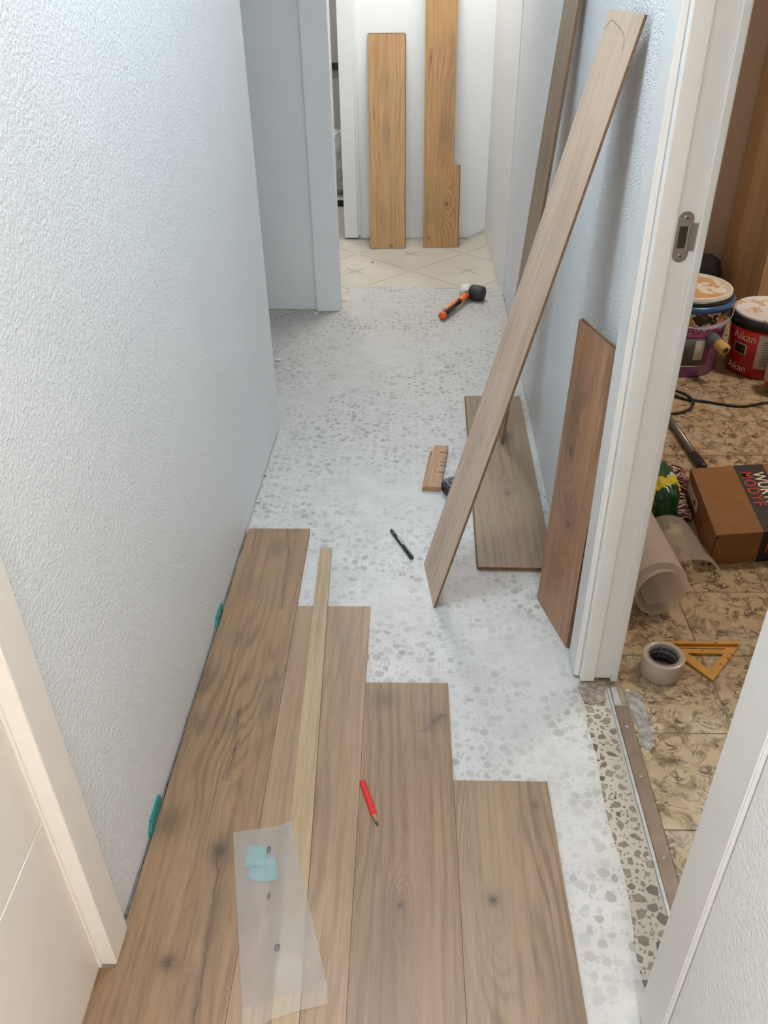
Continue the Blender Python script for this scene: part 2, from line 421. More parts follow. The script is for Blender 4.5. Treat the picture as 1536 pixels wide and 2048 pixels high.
# ---- walls
def quad_prism(pts, z0, z1): return prism(pts, z0, z1)
struct('wall_left', prism([(xl(0.769), 0.769), (xl(1.6), 1.6), (xl(2.62), 2.62), (-0.56, 2.62), (-0.62, 0.769)], 0.0, CH, 0.006), 'plaster')
struct('wall_left_near', prism([(-0.507, -0.14), (-0.507, -1.6), (-0.62, -1.6), (-0.62, -0.14)], 0, CH), 'smooth')
struct('wall_left_above_door', box(-0.62, -0.14, 2.08, -0.49, 0.769, CH), 'smooth')
struct('wall_recess', prism([(-1.6, 3.815), (-0.4305, 3.785), (-0.4285, 3.758), (-0.3185, 3.757), (-0.3165, 3.86), (-1.6, 3.86)], 0.0, CH, 0.004), 'greywall')
struct('wall_recess_side', box(-1.7, 2.4, 0, -1.6, 5.2, CH), 'greywall')
struct('wall_recess_near', box(-1.7, 2.45, 0, -0.56, 2.62, CH), 'greywall')
struct('wall_right', prism([(xr(1.458), 1.458), (xr(3.98), 3.98), (0.56, 3.98), (0.475, 1.458)], 0.0, CH), 'plaster_r')
struct('wall_right_far', prism([(xr(3.98) - 0.004, 3.978), (0.452, 5.0), (0.57, 5.0), (0.57, 3.978)], 0.0, CH), 'smooth')
struct('wall_right_near', prism([(0.3725, 0.577), (0.340, -1.6), (0.45, -1.6), (0.45, 0.577)], 0.0, CH, 0.003), 'plaster')
struct('wall_right_above_door', box(0.39, 0.577, 2.06, 0.47, 1.458, CH), 'smooth')
struct('wall_back', box(-0.30, 4.985, 0, 0.56, 5.09, CH), 'smooth')
struct('wall_back_left', box(-1.6, 4.985, 0, -1.12, 5.09, CH), 'smooth')
struct('wall_back_above_door', box(-1.12, 4.985, 2.06, -0.30, 5.09, CH), 'smooth')
struct('wall_entrance', box(-0.62, -1.7, 0, 0.5, -1.6, CH), 'smooth')
struct('ceiling', box(-2.4, -1.7, CH, 3.4, 7.4, CH + 0.1), 'ceiling')
# side room shell
struct('wall_side_room_back', box(0.56, 4.15, -0.01, 3.3, 4.25, CH), 'tanwall')
struct('wall_side_room_right', box(3.2, -0.7, -0.01, 3.3, 4.25, CH), 'tanwall')
struct('wall_side_room_near', box(0.45, -0.7, -0.01, 3.3, -0.6, CH), 'tanwall')
# far room shell
struct('floor_far_room', box(-2.4, 5.1, -0.12, 0.9, 7.4, -0.001), 'pattern')
struct('wall_far_room_back', box(-2.4, 7.0, 0, 0.9, 7.1, CH), plaster('grey_wall_paint', (168, 164, 158), 0.04, 60))
struct('wall_far_room_right', box(0.8, 5.1, 0, 0.9, 7.1, CH), 'greywall')
struct('wall_far_room_left', box(-2.4, 5.1, 0, -2.3, 7.1, CH), 'greywall')

# ---- door frame of the side room (far jamb), profiled
jf = struct('trim_1', prism([(0.3875, 1.458), (0.3855, 1.380), (0.3985, 1.3785), (0.3985, 1.458)], 0.008, 2.14, 0.003), 'lacquer')
def jpart(nm, x0, x1, y0, zb, bev=0.0025): return ob(nm, box(x0, y0, zb, x1, 1.455, 2.06, bev, 2), 'lacquer', jf)
jpart('jamb_board', 0.3975, 0.4295, 1.3635, 0.008)
jpart('jamb_rebate', 0.428, 0.469, 1.3705, 0.012)
jpart('door_stop', 0.4665, 0.4815, 1.3635, 0.007)
jn = struct('trim_2', prism([(0.3675, 0.654), (0.3660, 0.577), (0.3835, 0.577), (0.3835, 0.654)], 0.008, 2.14, 0.002), 'lacquer')
ob('jamb_board', box(0.3835, 0.577, 0.008, 0.4815, 0.645, 2.06, 0.002), 'lacquer', jn)
jt = struct('trim_3', box(0.384, 0.577, 2.06, 0.3985, 1.458, 2.14, 0.002), 'lacquer')
# strike plate
M['steel'] = plain('brushed_steel', (168, 164, 158), 0.38, 0.05, 60, metal=0.85)
M['darkhole'] = plain('dark_recess', (52, 40, 30), 0.8)
SPZ = 1.008
def strike_outline():
    pts = []; r = 0.0125; cx_, zt, zb = 0.4455, 0.028, -0.028
    for i in range(13): a = math.pi * i / 12; pts.append((cx_ + r * math.cos(a), zt + r * math.sin(a)))
    for i in range(13): a = math.pi + math.pi * i / 12; pts.append((cx_ + r * math.cos(a), zb + r * math.sin(a)))
    # tongue towards the room
    i0 = 0
    out = [(cx_ + r, 0.022), *pts[0:13], *pts[13:26], (cx_ + r, -0.022), (0.4715, -0.022), (0.4715, 0.022)]
    return out
bm = bmesh.new(); outl = strike_outline()
vs_ = [bm.verts.new((x, 0.0, z)) for x, z in outl]; f = bm.faces.new(vs_)
r = bmesh.ops.extrude_face_region(bm, geom=[f])
for v in [g for g in r['geom'] if isinstance(g, bmesh.types.BMVert)]: v.co.y = -0.0018
bmesh.ops.recalc_face_normals(bm, faces=bm.faces[:])
sp = ob('strike_plate', mesh_from_bm(bm), 'steel', jf, (0, 1.3705, SPZ))
ob('latch_hole', box(0.4375, -0.0024, -0.0175, 0.4505, -0.0016, 0.0175), 'darkhole', sp)
ob('latch_lip', box(0.4515, -0.0034, -0.0205, 0.4545, -0.0016, 0.0205, 0.0006), 'steel', sp)
for s in (-1, 1):
    me = lathe([(0.0, 0.0), (0.0042, 0.0), (0.0042, 0.0008), (0.0028, 0.0011), (0.0, 0.0007)], 20)
    me.transform(Matrix.Rotation(math.radians(90), 4, 'X'))
    ob('screw', me, 'steel', sp, (0.4455, -0.0017, 0.0305 * s))
    ob('screw_recess', box(-0.0022, -0.0016, -0.0006, 0.0022, -0.0008, 0.0006), 'darkhole', sp, (0.4455, -0.0017, 0.0305 * s))

# ---- left door with frame
d1 = struct('door_1', box(-0.546, -0.12, 0.006, -0.5105, 0.7015, 2.06), 'cream')
for (a, b) in ((0.006, 0.3985), (0.4015, 0.8485), (0.8515, 1.2985), (1.3015, 2.058)):
    ob('door_panel', box(-0.512, -0.12, a, -0.5065, 0.7005, b, 0.0012, 2), 'cream', d1)
lf = struct('trim_4', box(-0.5045, 0.7045, 0.012, -0.4775, 0.769, 2.13, 0.004, 3), 'cream')
ob('door_seal', box(-0.515, 0.7005, 0.0095, -0.5025, 0.7085, 2.06, 0.001), 'cream', lf)
struct('trim_5', box(-0.5045, -0.18, 2.06, -0.4775, 0.7045, 2.13, 0.004), 'cream')

# ---- casing of the far door
fc = struct('trim_6', box(-0.372, 4.955, 0.008, -0.292, 4.988, 2.12, 0.004, 3), 'lacquer')
ob('casing_edge', box(-0.293, 4.966, 0.02, -0.277, 4.988, 2.12, 0.003), 'lacquer', fc)
ob('jamb_board', box(-0.372, 4.985, 0.008, -0.30, 5.09, 2.06, 0.002), 'lacquer', fc)

# ---- wardrobe panel in the side room
M['wardrobe'] = wood('walnut_wardrobe_wood', 21.0, (244, 206, 160), (226, 184, 138), (176, 138, 100), rings=20, rough=0.45, kk=1.35)
wd_ = thing('wardrobe', 'brown wood wardrobe standing against the back wall of the side room', 'wardrobe', (1.56, 3.62, 0))
def vbox(x0, y0, z0, x1, y1, z1, b=0.002):
    return box(x0, y0, z0, x1, y1, z1, b)
def upright(nm, x0, z0, x1, z1, t, mat, parent, loc):
    me = box(0, 0, 0, x1 - x0, z1 - z0, t, 0.0015)
    o = ob(nm, me, mat, parent); o.matrix_local = Matrix.Translation(loc) @ Matrix(((1, 0, 0, x0), (0, 0, -1, 0), (0, 1, 0, z0), (0, 0, 0, 1))); return o
ob('body', vbox(0.0, 0.04, 0.0, 1.1, 0.52, 2.1), 'wardrobe', wd_)
for i in range(3): upright('door', 0.002 + 0.364 * i, 0.03, 0.362 + 0.364 * i, 2.07, 0.02, 'wardrobe', wd_, (0, 0.04, 0))

# ================================================================== UNDERLAY AND LAID PLANKS
def film_mat():
    # milky foam film pressed on the terrazzo: the stones below show through as soft grey shapes
    k = NT('milky_foam_underlay'); p = k.pos(); X, Y, Z = k.xyz(p)
    n = k.noise(p, 2.6, 3, 0.6); n2 = k.noise(p, 14, 3)
    th = k.noise(k.vec(k.m1('MULTIPLY', X, 120.0), k.m1('MULTIPLY', Y, 420.0), 0.0), 1.0, 2.0)
    base = k.mix(k.rng(n2, 0.3, 0.7), lin((190, 191, 191)), lin((176, 177, 176)))
    base = k.mix(k.m1('MULTIPLY', th, 0.16), base, lin((160, 163, 165)))
    base = k.mix(k.rng(Y, 2.0, 3.6, 0.0, 0.55), base, lin((176, 170, 160)))
    ww = k.n('ShaderNodeVectorMath', {0: k.noise(p, 55, 2, 0.5, 0.0, True), 1: (0.013, 0.013, 0.0)}, operation='MULTIPLY').outputs[0]
    flat = k.n('ShaderNodeVectorMath', {0: p, 1: (1.0, 1.0, 0.0)}, operation='MULTIPLY').outputs[0]
    q = k.n('ShaderNodeVectorMath', {0: flat, 1: ww}, operation='ADD').outputs[0]
    def stones(scale, keep, r0, r1, soft):
        v = k.n('ShaderNodeTexVoronoi', {'Scale': scale, 'Randomness': 1.0}, voronoi_dimensions='2D', feature='F1'); k.t.links.new(q, v.inputs['Vector'])
        cr, cg, cb = [k.n('ShaderNodeSeparateColor', {0: v.outputs['Color']}).outputs[c] for c in range(3)]
        rad = k.rng(cg, 0.0, 1.0, r0, r1)
        m = k.rng(k.m1('SUBTRACT', rad, v.outputs['Distance']), -soft, soft, 0.0, 1.0, True)
        return k.m1('MULTIPLY', k.m1('MULTIPLY', m, k.m1('GREATER_THAN', cr, keep)), k.rng(cb, 0.0, 1.0, 0.35, 1.0))
    big = stones(40.0, 0.30, 0.20, 0.46, 0.07)
    sml = k.m1('MULTIPLY', stones(95.0, 0.45, 0.18, 0.42, 0.10), 0.7)
    st = k.m1('MAXIMUM', big, sml)
    clear = k.rng(n, 0.36, 0.62, 0.10, 0.66)
    col = k.mix(k.m1('MULTIPLY', st, clear), base, lin((98, 96, 93)))
    return k.end(k.bsdf(col, 0.42, k.bump(k.m1('ADD', th, n2), 0.05, 0.001)))
M['film'] = film_mat()
def film_fn(u, v):
    y = 0.30 + v * 3.80
    xa = xl(y) + 0.003 if y < 2.60 else -0.72
    if y < 0.80: xa = -0.47
    xb = 0.3925 + 0.003 * math.sin(y * 23) if y < 1.362 else xr(y) - 0.003
    if 3.745 < y: xa = -0.30 - 0.01 * math.sin(y * 9)
    if 1.0 < y < 1.95: xa = xl(y) + 0.02
    if y < 0.78: xb = 0.385
    if v == 1: y += 0.03 * math.sin(u * 7)
    z = 0.0022 + 0.0007 * mnoise.noise(Vector((xa + u * (xb - xa), y, 0)) * 6)
    return (xa + u * (xb - xa), y, z)
fu = ob('underlay_film', grid(film_fn, 40, 190), 'film')
tag(fu, 'translucent whitish foam underlay film spread over the terrazzo of the corridor', 'underlay')

PZ0, PZ = 0.0030, 0.0110   # laid planks bottom, top
S = (CAM_H - PZ) / CAM_H
edges_x = [-0.2838 * S, -0.0938 * S, 0.0962 * S, 0.2862 * S]
end_y = [1.979 * S, 1.632 * S, 1.363 * S, 1.092 * S]
M['wood_a'] = wood('oak_laminate_knotty', 1.0, (184, 152, 116), (164, 131, 97), (112, 86, 62), rings=16, warp_amp=16.0,
    knots=[(0.125, 0.711, 0.012), (0.173, 0.919, 0.013)],
    cracks=[([(0.190, 0.55), (0.188, 0.668), (0.183, 0.776), (0.177, 0.859), (0.171, 0.914)], 0.0016), ([(0.156, 1.075), (0.160, 1.16)], 0.0020), ([(0.159, 1.15), (0.150, 1.264)], 0.0016), ([(0.200, 1.60), (0.195, 1.746), (0.191, 1.835), (0.173, 1.962)], 0.0015)],
    blotches=[(0.05, 1.36, 0.035, 0.06, 0.65), (0.015, 1.47, 0.02, 0.05, 0.6), (0.065, 0.975, 0.022, 0.035, 0.6), (0.155, 1.87, 0.025, 0.045, 0.5), (0.175, 0.92, 0.02, 0.035, 0.5), (0.11, 1.50, 0.04, 0.05, 0.3), (0.12, 1.22, 0.03, 0.04, 0.35), (0.19, 0.80, 0.012, 0.10, 0.3), (0.10, 1.70, 0.05, 0.06, 0.25)], contrast=1.15, kk=1.15)
M['wood_b'] = wood('oak_laminate_plain', 2.0, (198, 167, 135), (180, 149, 118), (140, 112, 86), blotches=[(0.10, 1.02, 0.03, 0.05, 0.25), (0.13, 1.40, 0.008, 0.05, 0.3)], contrast=0.8, kk=1.10)
M['wood_c'] = wood('oak_laminate_streaked', 3.0, (190, 159, 127), (171, 141, 111), (130, 104, 81), knots=[(0.083, 0.817, 0.005)],
    cracks=[([(0.128, 1.206), (0.172, 1.259)], 0.0024)], blotches=[(0.045, 1.30, 0.03, 0.03, 0.5), (0.150, 1.245, 0.03, 0.028, 0.4), (0.135, 1.30, 0.004, 0.02, 0.4), (0.07, 0.76, 0.04, 0.12, 0.35), (0.13, 1.15, 0.01, 0.03, 0.3)])
M['wood_d'] = wood('oak_laminate_cathedral', 4.0, (190, 164, 136), (172, 146, 118), (130, 106, 82), knots=[(0.058, 0.829, 0.008, 0.050, 0.19, 7.0, 0.05)], blotches=[(0.157, 1.025, 0.006, 0.010, 0.6), (0.12, 0.734, 0.003, 0.02, 0.5), (0.09, 0.70, 0.004, 0.05, 0.3)], rings=44, warp_amp=9.0, contrast=1.35)
flo = thing('laminate_flooring', 'laid oak laminate boards stepping back row by row along the left wall', 'flooring')
Y0 = 0.30
def laid_plank(pts, mat, nm='plank'):
    """pts: world outline; local x across, y = world y"""
    x0 = pts[0][0]
    me = prism([(p[0] - x0, p[1]) for p in pts], PZ0, PZ, 0.0006)
    o = ob(nm, me, [mat], flo, (x0, 0, 0))
    core = len(me.materials); me.materials.append(M['hdf'])
    for p in me.polygons:
        if abs(p.normal.z) < 0.3 and p.area > 1e-4: p.material_index = core
    return o
left_edge = [(-0.520, Y0), (-0.520, 0.700), (-0.4795, 0.7015), (-0.4795, 0.771), (xl(0.80) + 0.006, 0.772), (xl(1.0) + 0.006, 1.0), (xl(1.5) + 0.007, 1.5), (xl(1.965) + 0.008, end_y[0])]
laid_plank([(-0.474, Y0)] [:0] + [(-0.4795 + 0.0, 0.7015)][:0] + left_edge + [(edges_x[0] - 0.0003, end_y[0]), (edges_x[0] - 0.0003, Y0)], 'wood_a')
for i, mt in ((1, 'wood_b'), (2, 'wood_c'), (3, 'wood_d')):
    a, b = edges_x[i - 1] + 0.0003, edges_x[i] - 0.0003
    laid_plank([(a, Y0), (a, end_y[i]), (b, end_y[i]), (b, Y0)], mt)
for i in range(4):      # boards behind the photographer
    a = -0.474 if i == 0 else edges_x[i - 1] + 0.0003
    b = edges_x[i] - 0.0003
    laid_plank([(a, -1.05 + 0.2 * i), (a, Y0 - 0.0006), (b, Y0 - 0.0006), (b, -1.05 + 0.2 * i)], ('wood_b', 'wood_d', 'wood_b', 'wood_c')[i])

# ---- loose boards
def board(name, label, W, L, mw, mat, t=0.008, bow=0.0, outline=None, tongue=('right',), cat='plank'):
    """local: x 0..W, y 0..L, decor face at z=0, body below"""
    n = 24
    if outline is None:
        bm = bmesh.new(); top = []; bot = []
        for i in range(n + 1):
            y = L * i / n; z = -bow * 4 * (i / n) * (1 - i / n)
            top.append([bm.verts.new((0, y, z)), bm.verts.new((W, y, z))]); bot.append([bm.verts.new((0, y, z - t)), bm.verts.new((W, y, z - t))])
        for i in range(n):
            f = bm.faces.new((top[i][0], top[i][1], top[i + 1][1], top[i + 1][0])); f.material_index = 0
            for q in ((bot[i][0], bot[i + 1][0], bot[i + 1][1], bot[i][1]), (top[i][0], top[i + 1][0], bot[i + 1][0], bot[i][0]), (top[i][1], bot[i][1], bot[i + 1][1], top[i + 1][1])):
                bm.faces.new(q).material_index = 1
        bm.faces.new((top[0][0], bot[0][0], bot[0][1], top[0][1])).material_index = 1
        bm.faces.new((top[n][0], top[n][1], bot[n][1], bot[n][0])).material_index = 1
        bmesh.ops.recalc_face_normals(bm, faces=bm.faces[:]); me = mesh_from_bm(bm)
    else:
        me = prism(outline, -t, 0.0)
        for p in me.polygons: p.material_index = 0 if p.normal.z > 0.5 else 1
    o = ob(name, me, [mat, 'hdf'], None, mw=mw); tag(o, label, cat)
    def strip(x0, y0, x1, y1, side):
        # click tongue running along an edge, follows the bow
        bm = bmesh.new(); V = []
        for i in range(n + 1):
            f_ = i / n; y = y0 + (y1 - y0) * f_
            z = -bow * 4 * (y / L) * (1 - y / L)
            V.append([bm.verts.new((x0, y, z - t * 0.42)), bm.verts.new((x1, y, z - t * 0.48)), bm.verts.new((x1, y, z - t * 0.85)), bm.verts.new((x0, y, z - t * 0.92))])
        for a, b in zip(V[:-1], V[1:]):
            for q in range(4): bm.faces.new((a[q], b[q], b[(q + 1) % 4], a[(q + 1) % 4]))
        bm.faces.new(V[0]); bm.faces.new(list(reversed(V[-1])))
        bmesh.ops.recalc_face_normals(bm, faces=bm.faces[:])
        ob(side, mesh_from_bm(bm), 'hdf', o)
    if 'right' in tongue: strip(W, 0.0, W + 0.0045, L, 'tongue')
    if 'left' in tongue: strip(0.0, 0.0, -0.0045, L, 'tongue')
    if 'end' in tongue: ob('end_tongue', box(0.001, -0.0045, -t * 0.9, W - 0.001, 0.0, -t * 0.45), 'hdf', o)
    if 'top' in tongue: ob('end_tongue', box(0.004, L, -t * 0.9, W - 0.001, L + 0.0045, -t * 0.45), 'hdf', o)
    return o

M['wood_e'] = wood('oak_laminate_lit', 5.0, (252, 226, 200), (238, 210, 184), (198, 169, 144), blotches=[(0.10, 0.45, 0.012, 0.02, 0.3)], contrast=0.6, kk=1.10)  # base colour raised to stand in for light and glare on this board
M['wood_f'] = wood('oak_laminate_grey', 6.0, (210, 183, 152), (190, 163, 132), (142, 117, 92), blotches=[(0.12, 0.9, 0.03, 0.12, 0.4), (0.08, 1.2, 0.02, 0.08, 0.4)])
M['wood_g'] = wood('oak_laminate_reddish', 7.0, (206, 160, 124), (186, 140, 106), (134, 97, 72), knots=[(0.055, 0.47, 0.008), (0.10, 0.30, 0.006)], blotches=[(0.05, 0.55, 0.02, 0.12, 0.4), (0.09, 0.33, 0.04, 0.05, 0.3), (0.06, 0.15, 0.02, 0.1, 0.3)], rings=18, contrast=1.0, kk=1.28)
M['wood_h'] = wood('oak_laminate_fine', 8.0, (186, 160, 126), (168, 141, 108), (128, 103, 76), knots=[(0.105, 0.375, 0.006)], rings=44, contrast=1.0)
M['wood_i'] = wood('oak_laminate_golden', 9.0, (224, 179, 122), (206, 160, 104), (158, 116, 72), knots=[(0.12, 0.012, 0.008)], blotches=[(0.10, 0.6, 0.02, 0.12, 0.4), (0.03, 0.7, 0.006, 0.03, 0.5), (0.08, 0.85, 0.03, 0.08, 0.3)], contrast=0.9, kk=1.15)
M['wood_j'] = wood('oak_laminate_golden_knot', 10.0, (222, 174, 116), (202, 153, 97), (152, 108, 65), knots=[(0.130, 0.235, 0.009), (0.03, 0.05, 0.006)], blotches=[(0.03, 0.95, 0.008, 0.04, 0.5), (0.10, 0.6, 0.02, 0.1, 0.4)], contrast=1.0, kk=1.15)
M['wood_k'] = wood('oak_laminate_offcut', 11.0, (214, 190, 152), (196, 170, 132), (150, 123, 92), rings=60, contrast=0.6, kk=1.10)

# front leaning plank
B1, B2 = Vector((0.047, 1.808, 0.0035)), Vector((0.068, 1.630, 0.0035)); T1, T2 = Vector((0.3875, 1.843, 1.2995)), Vector((0.403, 1.654, 1.3065))
Wd = 0.186
mw = frame(B1, (B2 - B1), ((T1 + T2) - (B1 + B2)))
Lf = ((T1 + T2) / 2 - (B1 + B2) / 2).length
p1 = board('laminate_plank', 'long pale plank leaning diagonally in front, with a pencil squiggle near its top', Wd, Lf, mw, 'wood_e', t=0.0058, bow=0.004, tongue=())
M['pencil_line'] = plain('pencil_line', (96, 80, 66), 0.8)
sq = spline([(0.008, Lf - 0.034, 0), (0.028, Lf - 0.018, 0), (0.060, Lf - 0.022, 0), (0.10, Lf - 0.030, 0), (0.128, Lf - 0.042, 0), (0.138, Lf - 0.060, 0)], 6)
sq = [Vector((v.x, v.y, 0.0002 - 0.004 * 4 * (v.y / Lf) * (1 - v.y / Lf))) for v in sq]
ob('pencil_mark', tube(sq, 0.00055, 6, 0.5), 'pencil_line', p1)
# rear leaning plank
ZB = 0.0135
n0 = Vector((0.318, 2.461, ZB)); n1 = Vector((0.412, 2.366, 1.297))
ydir = (n1 - n0).normalized()
xdir = Vector((0.02, -1.0, 0)); xdir = (xdir - ydir * xdir.dot(ydir)).normalized()
L2 = (n1 - n0).length * 1.045
mw = frame(n0 - xdir * 0.19, xdir, ydir)
board('laminate_plank', 'long greyish plank leaning steeply on the right wall behind the diagonal plank', 0.19, L2, mw, 'wood_f', bow=-0.0, tongue=())
# plank leaning next to the door frame
B1, B2 = Vector((0.338, 1.662, 0.0035)), Vector((0.383, 1.482, 0.0035)); T1, T2 = Vector((0.362, 1.676, 0.755)), Vector((0.398, 1.485, 0.757))
mw = frame(B1, B2 - B1, (T1 + T2) - (B1 + B2))
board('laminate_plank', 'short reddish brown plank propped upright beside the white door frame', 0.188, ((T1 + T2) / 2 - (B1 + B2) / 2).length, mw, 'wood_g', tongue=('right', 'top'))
# plank lying flat
mw = frame(Vector((0.1945, 1.785, 0.0115)), (1, -0.024, 0), (0.024, 1, 0))
board('laminate_plank', 'plank lying flat on the floor along the right wall under the leaning planks', 0.204, 1.052, mw, 'wood_h', tongue=('left', 'end'))
# planks against the far wall
B1 = Vector((-0.214, 4.758, 0.004)); T1 = Vector((-0.210, 4.972, 1.053))
mw = frame(B1, (1, 0, 0), T1 - B1)
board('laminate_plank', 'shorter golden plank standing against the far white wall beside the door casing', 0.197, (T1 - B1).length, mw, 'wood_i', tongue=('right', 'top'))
B1 = Vector((0.088, 4.772, 0.004)); dv = Vector((-0.012, 0.165, 1.25)).normalized(); LL = 1.38
mw = frame(B1, (1, 0, 0), dv)
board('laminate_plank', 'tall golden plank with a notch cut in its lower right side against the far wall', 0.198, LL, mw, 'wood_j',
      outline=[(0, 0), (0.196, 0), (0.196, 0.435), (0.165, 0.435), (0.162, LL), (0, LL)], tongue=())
ob('tongue', box(0.196, 0.0, -0.0075, 0.2005, 0.435, -0.0035), 'hdf', bpy.data.objects[[o.name for o in bpy.data.objects if o.name.startswith('laminate_plank')][-1]])
# narrow ripped strip on the laid floor
xs0 = -0.243
me = prism([(-0.200 - xs0, 0.42), (-0.158 - xs0, 0.42), (-0.179 - xs0, 0.981), (-0.211 - xs0, 1.860), (-0.243 - xs0, 1.860), (-0.223 - xs0, 0.981)], 0, 0.0078)
sl = ob('wood_strip', me, ['wood_k', 'hdf'])
for p in me.polygons: p.material_index = 0 if p.normal.z > 0.5 else 1
sl.location = (xs0, 0, PZ + 0.0003)
tag(sl, 'narrow pale wooden strip lying lengthwise on top of the laid boards', 'wood strip')

# ================================================================== SMALL THINGS
M['teal_light'] = plain('bright_teal_plastic', (20, 168, 176), 0.35, 0.05)
M['teal'] = plain('teal_plastic', (16, 120, 118), 0.35, 0.05)
def wedge(label, y0, y1, zt):
    xa = xl((y0 + y1) / 2)
    t = thing('floor_spacer', label, 'spacer', (xa + 0.0035, (y0 + y1) / 2, PZ0 + 0.0002), group='teal spacers along the left wall')
    ln = y1 - y0
    bm = bmesh.new()
    sec = [(-ln / 2, 0), (ln / 2, 0), (ln / 2 - 0.004, zt), (-ln / 2 + 0.02, zt), (-ln / 2, zt * 0.55)]
    a = [bm.verts.new((-0.003, y, z)) for y, z in sec]; b = [bm.verts.new((0.0025, y, z)) for y, z in sec]
    bm.faces.new(a); bm.faces.new(list(reversed(b)))
    for i in range(5): bm.faces.new((a[i], a[(i + 1) % 5], b[(i + 1) % 5], b[i]))
    bmesh.ops.recalc_face_normals(bm, faces=bm.faces[:]); bmesh.ops.bevel(bm, geom=bm.edges[:], offset=0.0006, segments=1, affect='EDGES')
    ob('wedge_body', mesh_from_bm(bm), 'teal', t)
    for q in range(5): ob('rib', box(-0.0032, -ln * 0.3 + q * ln * 0.13, zt * 0.72, 0.0028, -ln * 0.3 + q * ln * 0.13 + 0.0015, zt + 0.0006), 'teal', t)
    return t
wedge('farther teal plastic spacer wedged between left wall and first board', 1.532, 1.61, 0.026)
wedge('nearer teal plastic spacer wedged between left wall and first board', 0.945, 1.025, 0.034)

M['edgegap'] = plain('dark_grey_gap_strip', (104, 102, 100), 0.9, 0.15, 90, bump=0.4, bscale=120)  # for the dark grey ragged strip in the gap by the wall
def edge_fn(u, v):
    y = 0.79 + 1.16 * u; w_ = 0.0034 + 0.0016 * mnoise.noise(Vector((0, y * 9, 0)))
    x = xl(y) + 0.0004 + (w_ * v)
    return (x, y, 0.0070 + 0.0025 * mnoise.noise(Vector((v * 3, y * 14, 1))))
tag(ob('edge_gap_strip', grid(edge_fn, 120, 2, 0.003), 'edgegap'), 'dark grey ragged strip filling the gap between left wall and first board', 'foam strip')
# carpenter pencil
M['red'] = plain('red_lacquer', (196, 22, 22), 0.3, 0.03)
M['graphite'] = plain('graphite', (50, 42, 38), 0.4)
M['rawwood'] = plain('raw_wood', (146, 104, 82), 0.7, 0.1)
a = Vector((-0.0885, 1.075, 0)); b = Vector((-0.0535, 0.974, 0)); L = (b - a).length
pc = thing('carpenter_pencil', 'flat red carpenter pencil with sharpened tip lying on the laid boards', 'pencil', mw=Matrix.Translation((a.x, a.y, PZ + 0.0036)) @ frame((0, 0, 0), (b - a), (0, 0, 1)) @ Matrix.Rotation(-math.pi / 2, 4, 'X'))
def octo(x, wy, wz): return [(x, wy * s1, wz * s2) for s1, s2 in ((1, .45), (.7, 1), (-.7, 1), (-1, .45), (-1, -.45), (-.7, -1), (.7, -1), (1, -.45))]
def loft(secs):
    bm = bmesh.new(); R = [[bm.verts.new(p) for p in s] for s in secs]; n = len(R[0])
    for A, B in zip(R[:-1], R[1:]):
        for i in range(n): bm.faces.new((A[i], A[(i + 1) % n], B[(i + 1) % n], B[i]))
    bm.faces.new(R[0]); bm.faces.new(list(reversed(R[-1]))); bmesh.ops.recalc_face_normals(bm, faces=bm.faces[:])
    return mesh_from_bm(bm)
def swapyz(me): return me
ob('barrel', loft([octo(0, .0058, .0034), octo(L - 0.024, .0058, .0034)]), 'red', pc)
ob('sharpened_wood', loft([octo(L - 0.024, .0055, .0032), octo(L - 0.008, .0026, .0018)]), 'rawwood', pc)
ob('lead', loft([octo(L - 0.008, .0026, .0018), octo(L, .0012, .0009)]), 'graphite', pc)

# marker pen
M['black'] = plain('black_plastic', (26, 25, 26), 0.35, 0.05)
M['white_print'] = plain('white_print', (205, 205, 205), 0.5)
M['greyband'] = plain('dark_grey_print', (92, 92, 94), 0.5)
a = Vector((-0.046, 1.962, 0)); b = Vector((0.016, 1.826, 0)); L = (b - a).length
pen = thing('marker_pen', 'slim black marker pen with cap lying on the underlay beside the diagonal plank', 'pen', mw=Matrix.Translation((a.x, a.y, 0.0085)) @ frame((0, 0, 0), b - a, (0, 0, 1)) )
def along_x(prof, n=24):
    me = lathe(prof, n); me.transform(Matrix.Rotation(math.pi / 2, 4, 'Y')); return me
ob('barrel', along_x([(0.003, 0), (0.0042, 0.002), (0.0046, 0.02), (0.0048, L * 0.62)]), 'black', pen)
ob('cap', along_x([(0.0052, L * 0.60), (0.0056, L * 0.63), (0.0056, L - 0.006), (0.004, L)]), 'black', pen)
ob('clip', box(L * 0.66, 0.0048, -0.0016, L - 0.01, 0.0066, 0.0016, 0.0004), 'black', pen)
ob('ring_band', along_x([(0.0047, 0.018), (0.0050, 0.019), (0.0050, 0.024), (0.0048, 0.025)]), 'greyband', pen)
ob('printed_label', box(L * 0.30, 0.0040, -0.0012, L * 0.57, 0.0050, 0.0012), 'white_print', pen)

